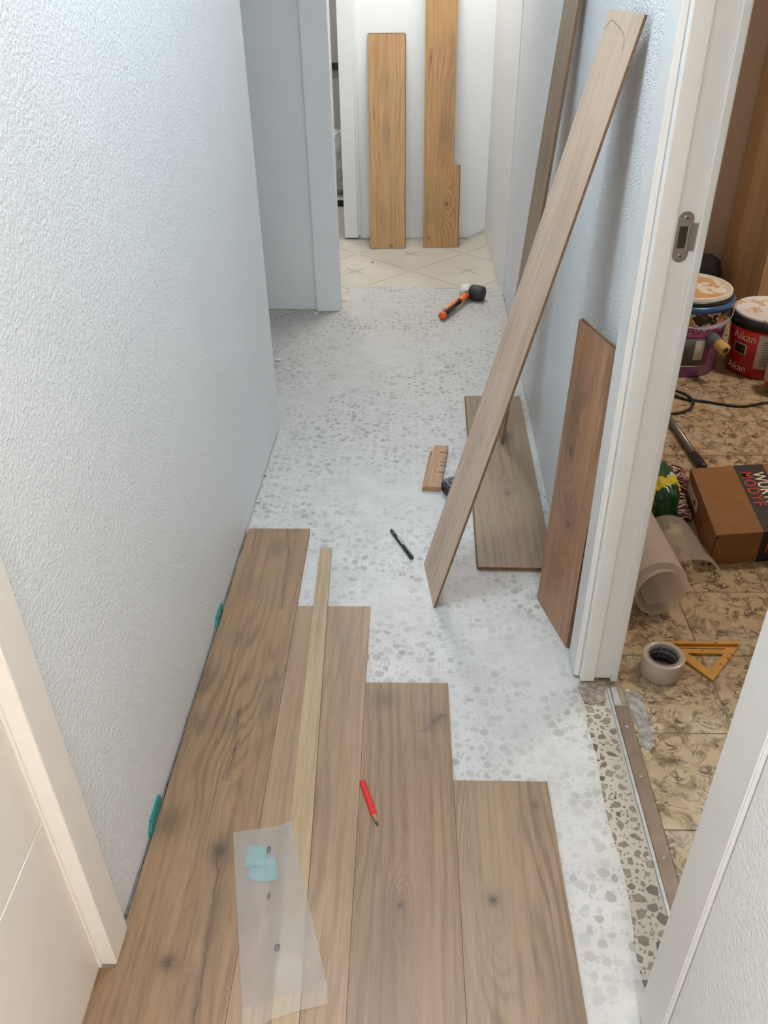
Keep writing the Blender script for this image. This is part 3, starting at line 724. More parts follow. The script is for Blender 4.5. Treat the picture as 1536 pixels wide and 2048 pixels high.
# tapping block (end profile with notches)
M['pine'] = wood('tapping_block_wood', 12.0, (232, 186, 148), (218, 168, 130), (172, 122, 88), rings=60, contrast=0.6, rough=0.6)
tb = thing('tapping_block', 'small wooden tapping block with dark notches lying on the underlay near the tape measure', 'wooden block', mw=Matrix.Translation((0.098, 2.312, 0.0032)) @ Matrix.Rotation(math.radians(-7.5), 4, 'Z'))
me = prism([(-0.029, -0.135), (0.024, -0.135), (0.024, 0.133), (-0.018, 0.133), (-0.025, 0.128), (-0.027, 0.05)], 0.0, 0.016, 0.0015)
ob('block', me, 'pine', tb)
ob('side_lip', box(-0.0345, -0.136, 0.0, -0.0285, 0.10, 0.012, 0.001), 'pine', tb)
for (y, ln) in ((0.085, 0.022), (0.048, 0.008), (0.022, 0.017), (0.0, 0.014), (-0.042, 0.018)):
    ob('notch_mark', box(0.0235 - ln, y - 0.003, 0.0155, 0.0245, y + 0.002, 0.0166), 'graphite', tb)

# tape measure
M['tape_blue'] = plain('dark_blue_rubber', (32, 62, 86), 0.4)
tm = thing('tape_measure', 'dark blue and black tape measure half hidden behind the foot of the diagonal plank', 'tape measure', mw=Matrix.Translation((0.150, 2.175, 0.0032)) @ Matrix.Rotation(math.radians(25), 4, 'Z'))
def rrect(hx, hy, r, n=6):
    pts = []
    for (sx, sy, a0) in ((1, 1, 0), (-1, 1, 90), (-1, -1, 180), (1, -1, 270)):
        for i in range(n + 1):
            a = math.radians(a0 + 90 * i / n); pts.append((sx * (hx - r) + r * math.cos(a), sy * (hy - r) + r * math.sin(a)))
    return pts
ob('case', prism(rrect(0.036, 0.036, 0.018), 0, 0.036, 0.003), 'black', tm)
ob('face_plate', prism(rrect(0.031, 0.031, 0.016), 0.0355, 0.039, 0.0015), 'tape_blue', tm)
ob('face_ring', lathe([(0.016, 0.0388), (0.022, 0.0388), (0.021, 0.041), (0.017, 0.041)], 32), 'black', tm)
ob('rubber_grip', prism([(-0.037, -0.02), (-0.034, -0.034), (-0.02, -0.038), (-0.02, -0.030), (-0.030, -0.020)], 0.0, 0.034, 0.001), 'tape_blue', tm)

# mallet
M['orange'] = plain('orange_plastic', (232, 98, 30), 0.35, 0.04)
M['rubber'] = plain('black_rubber', (44, 43, 42), 0.6, 0.05)
M['white_rubber'] = plain('pale_grey_rubber', (202, 200, 192), 0.6, 0.03)
hd = Vector((0.303, 3.915, 0)); ed = Vector((0.155, 3.632, 0)); dirn = (ed - hd).normalized(); perp = Vector((-dirn.y, dirn.x, 0))
mal = thing('rubber_mallet', 'rubber mallet with orange and black handle lying on the floor at the far end', 'mallet', mw=Matrix(((dirn.x, perp.x, 0, hd.x), (dirn.y, perp.y, 0, hd.y), (0, 0, 1, 0.0036), (0, 0, 0, 1))))
def along_y(prof, n=28):
    me = lathe(prof, n); me.transform(Matrix.Rotation(-math.pi / 2, 4, 'X')); return me
HR = 0.036
ob('black_head', along_y([(0.030, 0.0), (HR, 0.004), (HR + 0.001, 0.03), (HR - 0.002, 0.062), (0.031, 0.066)]), 'rubber', mal, (0, 0.004, HR)).rotation_euler = (0, 0, 0)
ob('pale_head', along_y([(0.030, -0.045), (HR - 0.003, -0.040), (HR - 0.002, -0.006), (0.030, 0.0)]), 'white_rubber', mal, (0, 0.0, HR))
Lh = (ed - hd).length
def hsec(x, wy, wz): return [(x, wy * math.cos(2 * math.pi * i / 14), 0.0 + wz * math.sin(2 * math.pi * i / 14)) for i in range(14)]
def zof(x): return HR - (HR - 0.020) * min(1, x / Lh)
def hloft(secs): 
    me = loft([[(p[0], p[1], p[2] + zof(p[0])) for p in hsec(*s)] for s in secs])
    for p in me.polygons: p.use_smooth = True
    return me
ob('handle_collar', hloft([(0.022, .0185, .0165), (0.045, .0175, .0155)]), 'black', mal)
ob('handle_shaft', hloft([(0.043, .0165, .0145), (0.13, .0135, .0125)]), 'orange', mal)
ob('grip_band', hloft([(0.128, .0150, .0140), (0.150, .0150, .0140)]), 'black', mal)
ob('grip', hloft([(0.148, .0138, .0130), (0.20, .0160, .0150), (0.27, .0165, .0155), (Lh - 0.02, .0160, .0150)]), 'black', mal)
for s in (1,):
    me = loft([[(x, y + 0.0, zof(x) + z) for (y, z) in ((-wv, 0.0125 + 0.0006), (wv, 0.0140 + .0006), (wv, 0.0165 + .0006), (-wv, 0.0165 + .0006))] for x, wv in ((0.152, 0.006), (0.20, 0.0085), (Lh - 0.05, 0.004))])
    ob('grip_inlay', me, 'orange', mal)
ob('end_cap', hloft([(Lh - 0.022, .0170, .0160), (Lh - 0.008, .0195, .0180), (Lh, .0165, .0155)]), 'orange', mal)

# plastic sleeve with spacers inside
def sleeve_mat():
    k = NT('milky_plastic_sleeve'); p = k.obj(); n = k.noise(p, 28, 3, 0.6); n2 = k.noise(p, 9, 3)
    d = k.bsdf(k.mix(n2, lin((196, 193, 191)), lin((184, 181, 179))), 0.35, k.bump(n, 0.25, 0.004))
    tl = k.n('ShaderNodeBsdfTranslucent', {0: (0.8, 0.8, 0.82, 1)}).outputs[0]
    tr = k.n('ShaderNodeBsdfTransparent').outputs[0]
    m0 = k.n('ShaderNodeMixShader', {0: 0.25}); k.t.links.new(d, m0.inputs[1]); k.t.links.new(tl, m0.inputs[2])
    ms = k.n('ShaderNodeMixShader', {0: k.rng(n2, 0.3, 0.7, 0.48, 0.62)}); k.t.links.new(tr, ms.inputs[1]); k.t.links.new(m0.outputs[0], ms.inputs[2])
    return k.end(ms.outputs[0])
M['sleeve'] = sleeve_mat()
def clear_mat():
    k = NT('clear_plastic_flap')
    tr = k.n('ShaderNodeBsdfTransparent', {0: (0.97, 0.96, 0.95, 1)}).outputs[0]; d = k.bsdf(lin((225, 222, 218)), 0.15)
    ms = k.n('ShaderNodeMixShader', {0: 0.22}); k.t.links.new(tr, ms.inputs[1]); k.t.links.new(d, ms.inputs[2]); return k.end(ms.outputs[0])
M['clear'] = clear_mat()
slv = thing('plastic_sleeve', 'milky plastic sleeve holding teal spacers, lying across the narrow strip on the boards', 'plastic bag', (-0.22, 0.8, PZ))
def bp(q): return Vector((q[0] + 0.22, q[1] - 0.8, 0))
tl_, tr_, br_, bl_, mr_ = bp((-0.329, 0.956)), bp((-0.219, 0.976)), bp((-0.126, 0.675)), bp((-0.258, 0.640)), bp((-0.191, 0.880))
def ride(x, y):       # the film lies on the boards and over the raised strip
    xs = (x - 0.22) - (-0.223 + (0.981 - (y + 0.8)) * 0.036)
    a = max(0.0, min(1.0, (xs + 0.022) / 0.020)); b = max(0.0, min(1.0, 1 - (xs - 0.044) / 0.03))
    return 0.0016 + 0.0078 * min(a, b)
def slv_fn(u, v):
    l = tl_.lerp(bl_, v); 
    r_ = tr_.lerp(mr_, v / 0.27) if v < 0.27 else mr_.lerp(br_, (v - 0.27) / 0.73)
    p = l.lerp(r_, u)
    ed = min(u, 1 - u, v * 2, (1 - v) * 2, 0.3) / 0.3
    z = ride(p.x, p.y) + 0.0072 * ed + 0.0018 * ed * mnoise.noise(Vector((p.x, p.y, 3)) * 34)
    return (p.x, p.y, z)
def slv_z(x, y):
    best = min(((slv_fn(i / 40, j / 60)) for i in range(21) for j in range(41)), key=lambda p: (p[0] - x) ** 2 + (p[1] - y) ** 2)
    return best[2] + 0.0012
ob('front_film', grid(slv_fn, 26, 44), 'sleeve', slv)
fl_b = [bp((-0.126, 0.675)), bp((-0.124, 0.650)), bp((-0.252, 0.606)), bp((-0.258, 0.640))]
ob('clear_flap', grid(lambda u, v: ((fl_b[0].lerp(fl_b[3], u)).lerp(fl_b[1].lerp(fl_b[2], u), v)).to_tuple()[:2] + (ride(*((fl_b[0].lerp(fl_b[3], u)).lerp(fl_b[1].lerp(fl_b[2], u), v)).to_tuple()[:2]) + 0.0006,), 16, 6), 'clear', slv)
def blob(pts, h, z0=0.001): return prism(pts, z0, z0 + h, 0.0008)
for (cx_, cy_, a_, hx, hy) in ((-0.276, 0.904, -4, 0.018, 0.022), (-0.268, 0.871, -10, 0.017, 0.014), (-0.245, 0.880, 10, 0.010, 0.024)):
    q = bp((cx_, cy_)); me = box(-hx, -hy, 0, hx, hy, 0.0044, 0.0012); me.transform(Matrix.Rotation(math.radians(a_), 4, 'Z'))
    ob('spacer', me, 'teal_light', slv, (q.x, q.y, 0.0008))
for (px, py, rx, ry) in ((-0.254, 0.915, 0.0040, 0.0065), (-0.241, 0.824, 0.0028, 0.0062), (-0.213, 0.729, 0.0048, 0.0065)):
    q = bp((px, py)); u = 0.5
    me = lathe([(0.001, 0), (1.0, 0.0), (1.0, 0.0002), (0.6, 0.0003)], 20); me.transform(Matrix.Diagonal((rx, ry, 1.0, 1)))
    ob('vent_hole', me, 'greyband', slv, (q.x, q.y, slv_z(q.x, q.y) + (0.0014 if py < 0.8 else 0.0)))

# ---- threshold strip
M['bronze'] = plain('worn_bronze_metal', (122, 108, 96), 0.45, 0.08, 18, metal=0.6)
M['zinc'] = plain('dull_zinc', (168, 172, 174), 0.45, 0.08, 40, metal=0.5)
ts = thing('threshold_strip', 'worn bronze metal threshold strip screwed down across the side room doorway', 'threshold strip', (0.4675, 0, 0))
ob('strip', prism([(-0.006, 0.62), (0.022, 0.62), (0.024, 1.295), (-0.005, 1.295)], 0.0012, 0.0036, 0.0008), 'bronze', ts)
ob('edge_bead', box(-0.0125, 0.62, 0.0008, -0.0058, 1.352, 0.0030, 0.001), 'zinc', ts)
ob('strip_end', prism([(-0.004, 1.296), (0.012, 1.296), (0.010, 1.352), (-0.002, 1.352)], 0.001, 0.0026, 0.0006), 'zinc', ts)
for y in (0.922, 1.105, 1.235):
    sc = ob('screw', lathe([(0.0, 0.0), (0.0038, 0.0), (0.0038, 0.0006), (0.0026, 0.0011), (0.0, 0.0011)], 20), 'zinc', ts, (0.009, y, 0.0034))
    ob('screw_slot', box(-0.0024, -0.0005, 0.0008, 0.0024, 0.0005, 0.0014), 'graphite', sc)
# mortar smear and plaster crumbs
M['mortar'] = plain('dry_mortar', (150, 147, 141), 0.9, 0.25, 60, bump=0.5, bscale=160)
M['dustpatch'] = plain('pinkish_plaster_dust', (142, 128, 117), 0.95, 0.28, 70, bump=0.6, bscale=120)
def smear(name, label, pts, mat, h=0.0012, cat='mortar'):
    rn = random.Random(len(label)); out = []
    for a, b in zip(pts, pts[1:] + pts[:1]):
        for i in range(5):
            t = i / 5; out.append((a[0] + (b[0] - a[0]) * t + rn.uniform(-.006, .006), a[1] + (b[1] - a[1]) * t + rn.uniform(-.006, .006)))
    return tag(ob(name, prism(out, 0.0008, 0.0008 + h), mat), label, cat)
smear('mortar_smear', 'pale grey mortar smear on the tiles beside the threshold strip', [(0.494, 1.352), (0.528, 1.330), (0.532, 1.23), (0.512, 1.17), (0.496, 1.19)], 'mortar')
smear('plaster_patch', 'pinkish crumbly plaster patch at the foot of the side room door frame', [(0.396, 1.36), (0.452, 1.356), (0.449, 1.305), (0.420, 1.30), (0.395, 1.315)], 'dustpatch', 0.0018)

# crumbs along the walls (each a small flake)
M['flake'] = plain('plaster_flake', (205, 202, 195), 0.9, 0.1, 200)
M['darkflake'] = plain('dark_plaster_flake', (98, 94, 88), 0.9, 0.1, 200)
def flake(x, y, r, mat, label, z=0.0026, group=None):
    rn = random.Random(int(x * 1e4) + int(y * 1e3))
    bm = bmesh.new(); bmesh.ops.create_icosphere(bm, subdivisions=1, radius=r)
    for v in bm.verts: v.co = Vector((v.co.x * rn.uniform(.7, 1.3), v.co.y * rn.uniform(.7, 1.3), v.co.z * 0.45 * rn.uniform(.6, 1.2)))
    zmin = min(v.co.z for v in bm.verts)
    return tag(ob('plaster_crumb', mesh_from_bm(bm), mat, None, (x, y, z - zmin)), label, 'crumb', group)
rn = random.Random(5)
for i in range(9):
    y = rn.uniform(2.05, 2.58); flake(xl(y) + rn.uniform(0.004, 0.014), y, rn.uniform(0.0022, 0.005), rn.choice(('flake', 'darkflake')), 'small plaster crumb lying along the foot of the left wall', group='plaster crumbs along the left wall')
for i in range(7):
    x = rn.uniform(-0.64, -0.35); flake(x, 3.748 - rn.uniform(0, 0.012), rn.uniform(0.003, 0.007), rn.choice(('flake', 'darkflake')), 'small plaster crumb at the foot of the grey recess wall', 0.001, 'plaster crumbs along the recess wall')
flake(-0.432, 3.735, 0.009, 'flake', 'larger white plaster crumb below the corner of the recess wall', 0.001)
flake(-0.535, 3.19, 0.014, 'flake', 'plaster lump peeking out past the end of the left wall', 0.001)
flake(-0.19, 4.50, 0.007, 'darkflake', 'dark crumb on the patterned floor sheet', 0.003)
for i in range(5):
    flake(rn.uniform(0.50, 0.53), rn.uniform(1.30, 1.52), rn.uniform(0.002, 0.005), 'flake', 'white crumb on the brown tiles near the door frame', 0.001, 'white crumbs on the side room tiles')

# ================================================================== SIDE ROOM THINGS
# cardboard box
M['card'] = plain('cardboard', (134, 91, 49), 0.75, 0.05, 14, bump=0.08, bscale=90)
M['blackink'] = plain('black_printed_band', (36, 32, 32), 0.6, 0.04)
M['whiteink'] = plain('cream_print', (226, 214, 200), 0.6)
M['redink'] = plain('red_print', (176, 58, 42), 0.6)
M['sticker'] = plain('white_sticker', (208, 202, 192), 0.6)
c0 = Vector((0.824, 1.812, 0)); uu = Vector((0.993, 0.118, 0)); vv = Vector((0.085, 0.9964, 0)); BL, BD, BH = 0.36, 0.345, 0.100
bx_ = thing('cardboard_box', 'brown cardboard box with a wide black band of lettering on the tiled floor', 'box', (c0.x, c0.y, 0.0005))
ob('carton', box(0, 0, 0, BL, BD, BH, 0.002), 'card', bx_)
ob('lid', box(-0.0008, -0.0008, BH - 0.030, BL + 0.0008, BD + 0.0008, BH + 0.0008, 0.0015), 'card', bx_)
ob('printed_band', box(0.131, -0.0014, 0.0005, 0.222, BD + 0.0014, BH + 0.0014, 0.001), 'blackink', bx_)
def put_text(txt, size, x, y, mat, bold=0.0, sp=1.0):
    me = text_mesh(txt, size, 0.0003, spacing=sp, bold=bold); me.transform(Matrix.Rotation(-math.pi / 2, 4, 'Z'))
    return ob('lettering', me, mat, bx_, (x, y, BH + 0.0017))
put_text('WÜRTH', 0.050, 0.178, 0.300, 'whiteink', 0.0006, 1.05)
put_text('MODYF', 0.050, 0.140, 0.305, 'redink', 0.0006, 1.12)
ob('lettering', box(0.150, -0.0022, 0.030, 0.156, -0.0012, 0.062), 'redink', bx_)
ob('lettering', box(0.160, -0.0022, 0.030, 0.164, -0.0012, 0.062), 'redink', bx_)
ob('shipping_sticker', box(-0.0020, 0.20, 0.035, -0.0010, 0.33, 0.068), 'sticker', bx_)
ob('sticker_print', box(-0.0026, 0.225, 0.046, -0.0019, 0.245, 0.056), 'graphite', bx_)
me = join(box(-0.0017, 0.128, 0.028, -0.0012, 0.134, 0.066), box(-0.0017, 0.150, 0.030, -0.0012, 0.156, 0.068), box(-0.0017, 0.130, 0.058, -0.0012, 0.155, 0.064), box(-0.0017, 0.130, 0.034, -0.0012, 0.155, 0.040))
ob('emblem', me, 'redink', bx_)
hm = lathe([(0.001, 0), (1, 0), (1, 0.0006), (0.5, 0.0007)], 20); hm.transform(Matrix.Diagonal((0.006, 0.004, 1, 1))); hm.transform(Matrix.Rotation(math.pi / 2, 4, 'X'))
ob('lid_slot', hm, 'graphite', bx_, (0.006, -0.0010, BH - 0.008))
ob('corner_seam', box(-0.0016, -0.0016, 0.0, 0.0012, 0.0004, BH - 0.008), 'graphite', bx_)

SK = Matrix(((uu.x, vv.x, 0, 0), (uu.y, vv.y, 0, 0), (0, 0, 1, 0), (0, 0, 0, 1)))
for o in bx_.children:
    o.data.transform(SK @ Matrix.Translation(o.location)); o.location = (0, 0, 0)
# tape roll
def roll_tape_mat():
    k = NT('clear_packing_tape'); 
    return k.end(k.bsdf(lin((198, 186, 172)), 0.22, None, Transmission_Weight=0.12))
M['packtape'] = roll_tape_mat()
M['core'] = plain('printed_cardboard_core', (128, 130, 138), 0.6, 0.05)
M['navy'] = plain('navy_print', (24, 26, 36), 0.6)
tp = thing('packing_tape_roll', 'roll of clear packing tape with printed core standing on the tiles by the yellow square', 'tape roll', (0.592, 1.408, 0.0006), 0.15)
ob('tape', lathe([(0.0345, 0.001), (0.0475, 0.0), (0.048, 0.001), (0.048, 0.049), (0.0475, 0.050), (0.0345, 0.049), (0.0345, 0.001)], 64, cap=False), 'packtape', tp)
cr = ob('core', lathe([(0.0345, 0.0), (0.0345, 0.0505), (0.0330, 0.0505), (0.0330, 0.0), (0.0345, 0.0)], 64, cap=False), 'core', tp)
for row in range(3):
    for i in range(15):
        me = text_mesh('Do', 0.0125, 0.0001, 'CENTER', bold=0.0004)
        ang = math.radians(24 * i + 6 * row); z = 0.034 - 0.0155 * row
        # written on the inside of the core, readable from the middle
        bm = bmesh.new(); bm.from_mesh(me)
        for v in bm.verts:
            a_ = ang - v.co.x / 0.0328; rr = 0.0328 - 0.0001
            v.co = Vector((rr * math.cos(a_), rr * math.sin(a_), z + v.co.y))
        ob('lettering', mesh_from_bm(bm), 'navy', cr)

# speed square
M['yellow'] = plain('worn_yellow_plastic', (196, 138, 34), 0.45, 0.08, 30)
sq_ = thing('speed_square', 'worn yellow triangular carpenter square lying on the tiles behind the tape roll', 'square', (0, 0, 0.0008))
A, B, C = Vector((0.612, 1.498)), Vector((0.805, 1.494)), Vector((0.702, 1.372))
cen = (A + B + C) / 3
def insc(P, k_): return cen + (P - cen) * k_
bm = bmesh.new()
O = [A, B, C]; I = [A * 0.36 + cen * 0.64, B * 0.40 + cen * 0.60, C * 0.40 + cen * 0.60]
I = [Vector((0.668, 1.461)), Vector((0.752, 1.459)), Vector((0.704, 1.405))]
def ringprism(O, I, z0, z1):
    bm = bmesh.new(); n = len(O)
    L_ = {}
    for nm, P, z in (('ob', O, z0), ('ib', I, z0), ('ot', O, z1), ('it', I, z1)): L_[nm] = [bm.verts.new((p[0], p[1], z)) for p in P]
    for i in range(n):
        j = (i + 1) % n
        bm.faces.new((L_['ot'][i], L_['ot'][j], L_['it'][j], L_['it'][i])); bm.faces.new((L_['ob'][i], L_['ib'][i], L_['ib'][j], L_['ob'][j]))
        bm.faces.new((L_['ob'][i], L_['ob'][j], L_['ot'][j], L_['ot'][i])); bm.faces.new((L_['ib'][i], L_['it'][i], L_['it'][j], L_['ib'][j]))
    bmesh.ops.recalc_face_normals(bm, faces=bm.faces[:]); return mesh_from_bm(bm)
ob('triangle_plate', ringprism(O, I, 0.001, 0.0060), 'yellow', sq_)
ob('fence', box(0.620, 1.485, 0.0, 0.795, 1.4935, 0.0135, 0.001), 'yellow', sq_)
ob('scale_slot', prism([(0.655, 1.4755), (0.762, 1.4735), (0.762, 1.4765), (0.655, 1.4785)], 0.0056, 0.0063), 'graphite', sq_)
for (x, y) in ((0.740, 1.4895), (0.705, 1.4690), (0.770, 1.4580), (0.757, 1.4420), (0.735, 1.4250), (0.742, 1.4190)):
    ob('scale_mark', box(x - 0.0022, y - 0.002, 0.0056, x + 0.0028, y + 0.001, 0.0064 if y < 1.485 else 0.0139), 'graphite', sq_)

# rolled foam underlay
def foam_mat(nm, opac):
    k = NT(nm); p = k.obj(); n = k.noise(p, 40, 2); 
    d = k.bsdf(k.mix(n, lin((232, 220, 208)), lin((222, 209, 196))), 0.5, k.bump(k.noise(p, 300, 2), 0.08, 0.001))
    tl = k.n('ShaderNodeBsdfTranslucent', {0: lin((226, 218, 208))}).outputs[0]; tr = k.n('ShaderNodeBsdfTransparent').outputs[0]
    m0 = k.n('ShaderNodeMixShader', {0: 0.48}); k.t.links.new(d, m0.inputs[1]); k.t.links.new(tl, m0.inputs[2])
    ms = k.n('ShaderNodeMixShader', {0: opac}); k.t.links.new(tr, ms.inputs[1]); k.t.links.new(m0.outputs[0], ms.inputs[2]); return k.end(ms.outputs[0])
M['foam'] = foam_mat('white_foam_film_roll', 0.80); M['foam_thin'] = foam_mat('thin_clear_foam_film', 0.50)
fr = thing('foam_roll', 'loose roll of white foam underlay lying on the tiles behind the door frame', 'foam roll', (0.628, 1.60, 0.0006))
def roll_fn(u, v):
    th = -2.2 + u * 2 * math.pi * 1.75; rr = (0.050 + 0.026 * u) * (1 - 0.18 * v)
    yoff = 0.02 * math.sin(u * 9) * (1 - v)
    return (rr * math.cos(th), 0.005 + yoff + 0.40 * v, 0.078 * (1 - 0.18 * v) + rr * math.sin(th))
ob('rolled_sheet', grid(roll_fn, 90, 14), 'foam', fr)
ob('loose_end', grid(lambda u, v: (-0.075 + 0.085 * u, -0.005 + 0.02 * math.sin(u * 5) + 0.36 * v, 0.0035 + 0.05 * (1 - u) ** 2.2), 14, 6), 'foam', fr)
fa = thing('foam_offcut', 'arched offcut of foam underlay tucked between the roll and the cardboard box', 'foam sheet', (0.77, 1.76, 0.0006))
def arch_fn(u, v):
    a = math.pi * (0.02 + 0.96 * u); rr = 0.062
    return (0.006 - rr * 1.05 * math.cos(a) + 0.02 * v - 0.05 * v, 0.02 - 0.04 * u * (1 - v) + 0.19 * v, 0.002 + 0.055 * math.sin(a))
ob('curved_sheet', grid(arch_fn, 24, 10), 'foam_thin', fa)

# green bag
M['green'] = plain('glossy_dark_green_film', (24, 74, 44), 0.25, 0.12, 30, bump=0.5, bscale=40)
M['yellowprint'] = plain('yellow_print', (206, 182, 44), 0.35, 0.1, 40)
M['paleprint'] = plain('pale_print', (196, 202, 172), 0.4, 0.1, 40)
gb = thing('green_bag', 'crumpled dark green plastic bag with yellow print between door frame and mop', 'plastic bag', (0.750, 2.088, 0.0006), -0.06)
def lump(rx, ry, rz, seed, n=20, m=12):
    bm = bmesh.new(); bmesh.ops.create_uvsphere(bm, u_segments=n * 2, v_segments=m * 2, radius=1.0)
    for v in bm.verts:
        d = v.co.normalized(); q = 1 + 0.16 * mnoise.noise(d * 2.6 + Vector((seed, 0, 0))) + 0.07 * mnoise.noise(d * 7 + Vector((0, seed, 0)))
        e = Vector((abs(d.x) ** 0.7 * math.copysign(1, d.x), abs(d.y) ** 0.7 * math.copysign(1, d.y), abs(d.z) ** 0.7 * math.copysign(1, d.z)))
        v.co = Vector((e.x * rx * q, e.y * ry * q, max(e.z * rz * q, -rz * 0.96)))
    zmin = min(v.co.z for v in bm.verts)
    for v in bm.verts: v.co.z -= zmin
    return mesh_from_bm(bm, smooth=True)
def patch(me, test, off, name, mat, parent):
    bm = bmesh.new(); bm.from_mesh(me); bm.normal_update()
    nrm = {v.index: v.normal.copy() for v in bm.verts}
    dele = [f for f in bm.faces if not test(f.calc_center_median(), f.normal)]
    for v in bm.verts: v.co += nrm[v.index] * off
    bmesh.ops.delete(bm, geom=dele, context='FACES')
    return ob(name, mesh_from_bm(bm, smooth=True), mat, parent)
gme = lump(0.043, 0.105, 0.066, 4.0)
ob('bag_film', gme, 'green', gb)
patch(gme, lambda c, n: abs(c.y + 0.045 - c.x * 0.3) < 0.022 and n.z > -0.3, 0.0012, 'yellow_print', 'yellowprint', gb)
patch(gme, lambda c, n: abs(c.y + 0.020 - c.x * 0.3) < 0.008 and c.x > 0.01 and n.z > -0.3, 0.0014, 'pale_print', 'paleprint', gb)
rl = text_mesh('o', 0.022, 0.0003); 

# mop head and pole
M['mopstring'] = plain('pink_white_cotton', (206, 176, 168), 0.9, 0.2, 300)
M['mopdark'] = plain('burgundy_cotton', (112, 58, 64), 0.9, 0.15, 300)
mp = thing('string_mop_head', 'pink and burgundy string mop head spread on the tiles beside the cardboard box', 'mop', (0.842, 2.19, 0.0006))
rn = random.Random(11)
def strands(k_, n):
    bm = bmesh.new()
    for i in range(n):
        y0 = rn.uniform(-0.17, 0.115); ln = rn.uniform(0.008, 0.022) if y0 < -0.02 else rn.uniform(0.05, 0.09); z0 = 0.006 + 0.035 * rn.random() * (1 - abs(y0) * 3)
        z0 = max(0.005, z0)
        pts = [(-0.050, y0 + rn.uniform(-.02, .02), z0 + 0.01), (-0.02, y0 + rn.uniform(-.012, .012), z0 + 0.012), (-0.02 + ln * 0.4, y0 + rn.uniform(-.02, .02) + 0.01, z0 + 0.006), (-0.02 + ln * 0.75, y0 + rn.uniform(-.03, .03) + 0.015, 0.005)]
        bm.from_mesh(tube(spline(pts, 4), 0.0026, 5))
    return mesh_from_bm(bm, smooth=True)
for nm, mt, n in (('pale_strings', 'mopstring', 90), ('dark_strings', 'mopdark', 70)):
    o = ob(nm, strands(0, n), mt, mp); o['kind'] = 'stuff'
ob('mop_core', box(-0.056, -0.15, 0.002, -0.040, 0.11, 0.028, 0.006), 'mopdark', mp)
M['pole'] = plain('grey_metal_pole', (120, 112, 104), 0.35, 0.05, metal=0.7)
po = thing('mop_pole', 'grey metal pole with black socket lying on the tiles behind the cardboard box', 'pole', (0.952, 2.30, 0.0125))
pd = Vector((-0.055, 0.93, 0.0)).normalized()
ob('tube', tube([pd * 0.07, pd * 0.5, pd * 1.15], 0.0115, 16), 'pole', po)
ob('socket', tube([pd * 0.0, pd * 0.015, pd * 0.085, pd * 0.095], [0.0105, 0.0155, 0.0150, 0.0125], 18), 'black', po)
ob('stripe', tube([pd * 0.10 + Vector((0.004, 0, 0.0100)), pd * 1.1 + Vector((0.004, 0, 0.0100))], 0.0020, 6), 'black', po)

# cables
M['cable'] = plain('black_cable_rubber', (30, 26, 24), 0.5)
z = 0.0055
tag(ob('power_cable', tube(spline([(0.80, 3.02, z), (0.93, 2.93, z), (1.02, 2.83, z), (1.10, 2.80, z), (1.22, 2.76, z), (1.33, 2.79, z), (1.55, 2.84, z), (1.85, 2.8, z)], 8), 0.005, 8), 'cable'), 'black cable running across the tiles towards the right', 'cable')
tag(ob('power_cable', tube(spline([(0.78, 2.66, z), (0.92, 2.695, z), (1.00, 2.715, z), (1.05, 2.765, z + .004), (1.045, 2.83, z + .009), (0.99, 2.895, z + .009), (0.92, 2.97, z + .010), (0.82, 3.07, z)], 8), 0.005, 8), 'cable'), 'black cable loop curling out from behind the door frame', 'cable')

# paint buckets
def bucket_wall_mat(name, base, base2):
    k = NT(name); p = k.obj(); n = k.noise(p, 9, 3); return k.end(k.bsdf(k.mix(k.rng(n, 0.35, 0.65), lin(base), lin(base2)), 0.35))
M['purple'] = bucket_wall_mat('purple_label', (120, 70, 130), (168, 120, 170))
M['lavender'] = plain('lavender_print', (186, 160, 190), 0.4, 0.1)
M['magenta'] = plain('magenta_print', (156, 40, 96), 0.4)
M['white_plastic'] = plain('white_bucket_plastic', (214, 210, 204), 0.4, 0.03)
M['bluerim'] = plain('blue_lid_plastic', (56, 92, 150), 0.3, 0.08, 30)
M['redlabel'] = plain('red_label', (168, 26, 26), 0.35, 0.05)
def splat(name, a, b, thr, scale, c=None):
    k = NT(name); p = k.obj(); n = k.noise(p, scale, 3, 0.6, 0.8)
    col = k.mix(k.rng(n, thr - 0.02, thr + 0.02), lin(a), lin(b))
    if c: col = k.mix(k.rng(k.noise(p, scale * 0.7, 3), 0.54, 0.58), col, lin(c))
    return k.end(k.bsdf(col, 0.4, k.bump(n, 0.4, 0.004)))
M['lid_splat'] = splat('lid_with_ochre_paint', (226, 220, 208), (206, 160, 112), 0.46, 14)
M['drips'] = splat('drippy_bucket_side', (42, 38, 36), (224, 212, 196), 0.50, 30, (206, 150, 96))
M['lid2_splat'] = splat('lid_with_white_and_black_paint', (222, 222, 226), (56, 54, 54), 0.66, 26, (206, 178, 150))
def on_cyl(me, R, ang, z, taper=0.0):
    bm = bmesh.new(); bm.from_mesh(me)
    for v in bm.verts:
        a_ = ang + v.co.x / R; r_ = R + v.co.z + taper * (v.co.y)
        v.co = Vector((r_ * math.cos(a_), r_ * math.sin(a_), z + v.co.y))
    return mesh_from_bm(bm)
def cyl_patch(R0, R1, a0, a1, z0, z1, off=0.0008, n=24):
    def fn(u, v):
        a_ = a0 + (a1 - a0) * u; r_ = R0 + (R1 - R0) * v + off; return (r_ * math.cos(a_), r_ * math.sin(a_), z0 + (z1 - z0) * v)
    return grid(fn, n, 2, 0.0006)
D2 = math.radians
bk = thing('paint_bucket', 'purple labelled paint bucket with blue rim and ochre paint on its lid', 'bucket', (1.092, 3.17, 0.0008))
Hb = 0.30; r0, r1 = 0.152, 0.166
def rad(z_): return r0 + (r1 - r0) * z_ / Hb
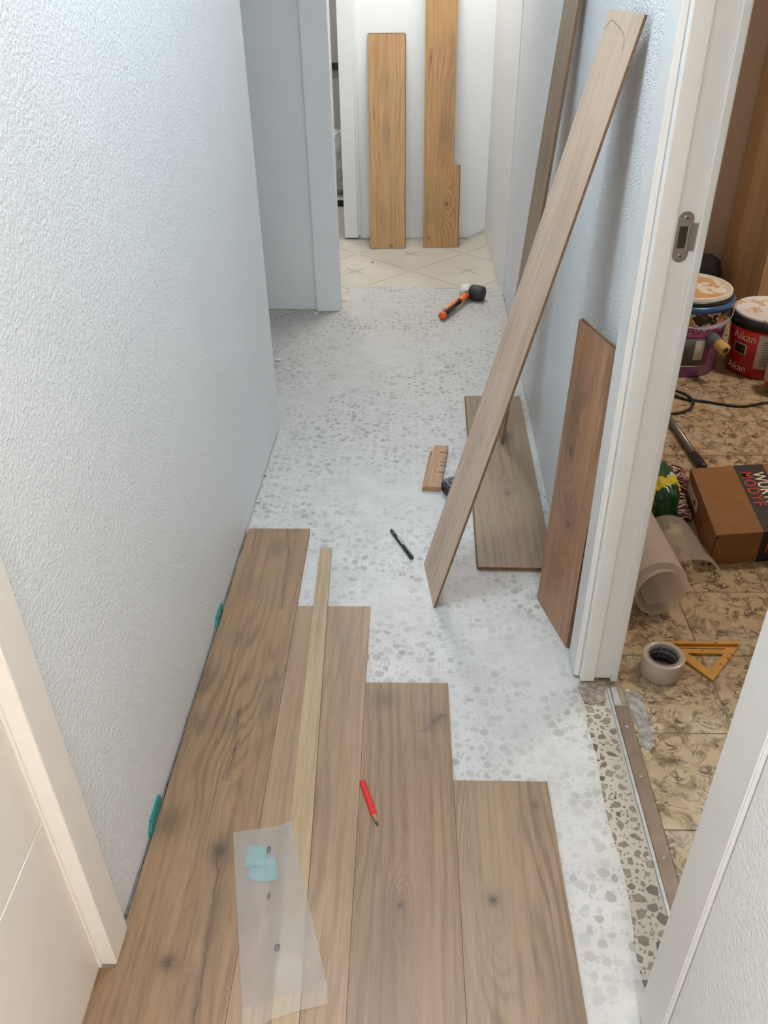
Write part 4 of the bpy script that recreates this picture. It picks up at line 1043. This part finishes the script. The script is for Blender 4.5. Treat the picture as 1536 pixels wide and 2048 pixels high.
ob('wall', lathe([(r0 - 0.004, 0), (r0, 0.004), (rad(0.2), 0.2), (r1, 0.285)], 56), 'purple', bk)
ob('drip_band', lathe([(rad(.215) + 0.0008, .215), (rad(.272) + 0.0008, .272)], 56, cap=False), 'drips', bk)
ob('rim', lathe([(r1, 0.262), (r1 + 0.010, 0.266), (r1 + 0.011, 0.284), (r1 + 0.004, 0.290), (r1 - 0.004, 0.290)], 56, cap=False), 'bluerim', bk)
ob('dark_collar', lathe([(r1 - 0.002, 0.286), (r1 + 0.002, 0.290), (r1 - 0.002, 0.305), (r1 - 0.008, 0.306)], 56, cap=False), 'black', bk)
ob('lid', lathe([(r1 - 0.006, 0.298), (r1 - 0.007, 0.318), (r1 - 0.012, 0.322), (r1 - 0.018, 0.318), (r1 - 0.022, 0.314), (r1 - 0.040, 0.3135)], 56, cap=False), 'white_plastic', bk)
ob('lid_disc', lathe([(r1 - 0.020, 0.312), (r1 - 0.030, 0.3142), (0.0, 0.3142)], 56), 'lid_splat', bk)
ob('label_band', cyl_patch(rad(.176), rad(.214), D2(-170), D2(-20), 0.176, 0.214, 0.0003, 60), 'lavender', bk)
ob('lettering', on_cyl(text_mesh('PROFESIONAL', 0.033, 0.0004, 'RIGHT', spacing=0.92, bold=0.0006), rad(.19) + 0.0008, D2(-52), 0.182), 'magenta', bk)
ob('printed_panel', cyl_patch(rad(.05), rad(.165), D2(-125), D2(-68), 0.052, 0.168), 'greyband', bk)
ob('panel_frame', join(cyl_patch(rad(.165), rad(.172), D2(-127), D2(-62), 0.166, 0.172, 0.0012), cyl_patch(rad(.05), rad(.172), D2(-66), D2(-62), 0.05, 0.172, 0.0012)), 'magenta', bk)
ob('panel_highlight', cyl_patch(rad(.07), rad(.155), D2(-86), D2(-72), 0.075, 0.155, 0.0016), 'white_plastic', bk)
ob('panel_swoosh', cyl_patch(rad(.045), rad(.052), D2(-122), D2(-70), 0.046, 0.050, 0.0016), 'white_plastic', bk)
hw = [( (rad(.26) + 0.012) * math.cos(a_), (rad(.26) + 0.012) * math.sin(a_), 0.262 - 0.055 * math.sin((a_ - D2(-150)) / D2(150) * math.pi)) for a_ in [D2(-150 + 150 * i / 24) for i in range(25)]]
ob('bail_handle', tube(hw, 0.0022, 8), 'zinc', bk)
b2 = thing('paint_bucket', 'red paint bucket with black rim and paint smeared white lid', 'bucket', (1.412, 3.115, 0.0008))
H2 = 0.235; s0, s1 = 0.130, 0.146
def rad2(z_): return s0 + (s1 - s0) * z_ / H2
ob('wall', lathe([(s0 - 0.004, 0), (s0, 0.004), (s1, 0.225)], 56), 'redlabel', b2)
ob('rim', lathe([(s1 - 0.002, 0.190), (s1 + 0.008, 0.194), (s1 + 0.009, 0.226), (s1 + 0.002, 0.232), (s1 - 0.006, 0.232)], 56, cap=False), 'black', b2)
ob('lid', lathe([(s1 - 0.002, 0.226), (s1, 0.240), (s1 - 0.006, 0.245), (s1 - 0.014, 0.240), (0.0, 0.240)], 56), 'lid2_splat', b2)
ob('info_panel', cyl_patch(rad2(.045), rad2(.182), D2(-124), D2(-78), 0.045, 0.182), 'sticker', b2)
for i in range(11):
    ob('printed_line', cyl_patch(rad2(.06 + .0095 * i), rad2(.063 + .0095 * i), D2(-116), D2(-86), 0.060 + 0.0095 * i, 0.0625 + 0.0095 * i, 0.0016, 10), 'greyband', b2)
ob('lettering', on_cyl(text_mesh('Aikan', 0.046, 0.0004, 'RIGHT'), rad2(.15) + 0.0008, D2(-127), 0.145, 0.06), 'whiteink', b2)
ob('lettering', on_cyl(text_mesh('Aikan', 0.040, 0.0004, 'RIGHT'), rad2(.03) + 0.0008, D2(-134), 0.020, 0.06), 'whiteink', b2)
ob('picture_window', cyl_patch(rad2(.10), rad2(.135), D2(-163), D2(-142), 0.092, 0.128, 0.0010), 'graphite', b2)
ob('window_border', cyl_patch(rad2(.10), rad2(.137), D2(-165), D2(-140), 0.089, 0.131, 0.0004), 'whiteink', b2)

# paint roller sleeve wedged between the buckets
M['nap'] = plain('grey_roller_nap', (96, 96, 104), 0.95, 0.15, 200, bump=0.6, bscale=300)
M['tube_tan'] = plain('tan_cardboard_tube', (206, 164, 112), 0.7, 0.08, 60)
rt = thing('paint_roller_sleeve', 'grey paint roller sleeve with tan tube end poking out between the two buckets', 'paint roller', (1.188, 2.955, 0.150))
rdir = Vector((0.20, -0.50, -0.10)).normalized()
ob('nap', tube([-rdir * 0.105, -rdir * 0.10, -rdir * 0.035, -rdir * 0.03], [0.018, 0.024, 0.024, 0.020], 20), 'nap', rt)
ob('core_tube', tube([-rdir * 0.04, rdir * 0.012, rdir * 0.016], [0.0205, 0.0215, 0.0205], 20), 'tube_tan', rt)
ob('core_hole', tube([rdir * 0.010, rdir * 0.0172], [0.0115, 0.0118], 20), 'graphite', rt)
# paper sack at the right edge
M['kraft'] = plain('beige_paper_sack', (186, 164, 138), 0.8, 0.06, 20, bump=0.5, bscale=40)
sk = thing('paper_sack', 'beige paper sack with a red print in front of the red bucket', 'sack', (1.446, 2.895, 0.0008), 0.25)
sme = lump(0.10, 0.055, 0.105, 9.0)
ob('sack', sme, 'kraft', sk)
patch(sme, lambda c, n: abs(c.z - 0.055 - 0.2 * c.x) < 0.009 and n.y < 0.1 and c.x < 0.05, 0.0012, 'red_print', 'redink', sk)
# dark lump behind the purple bucket
M['darkcloth'] = plain('dark_cloth', (40, 34, 34), 0.9, 0.15, 40, bump=0.5, bscale=60)
dk = ob('folded_cloth', lump(0.14, 0.08, 0.10, 13.0), 'darkcloth', None, (1.36, 3.98, 0.0008)); tag(dk, 'dark bundle on the floor behind the purple bucket', 'bundle')

# ================================================================== FAR ROOM THINGS
M['crinkle'] = plain('crinkled_clear_plastic', (178, 182, 184), 0.25, 0.2, 40, bump=1.0, bscale=30)
pb = ob('plastic_bag', lump(0.16, 0.14, 0.20, 21.0), 'crinkle', None, (-0.50, 5.93, 0.05)); tag(pb, 'crumpled transparent plastic bag glimpsed through the far doorway', 'plastic bag')
dbx = thing('dark_crate', 'low dark crate under the plastic bag in the far room', 'crate', (-0.50, 5.90, 0.0))
ob('tray', box(-0.17, -0.16, 0, 0.17, 0.16, 0.045, 0.004), 'darkcloth', dbx)
ob('rim', box(-0.178, -0.168, 0.040, 0.178, 0.168, 0.0495, 0.003), 'sticker', dbx)
ra = thing('wall_rail', 'black horizontal rail on the grey wall of the far room', 'rail', (-0.60, 6.985, 0.70))
ob('bar', box(-0.5, -0.02, -0.012, 0.5, -0.002, 0.034, 0.003), 'black', ra)
for s in (-1, 1): ob('bracket', box(0.42 * s - 0.015, -0.004, -0.03, 0.42 * s + 0.015, 0.013, 0.05, 0.002), 'black', ra)
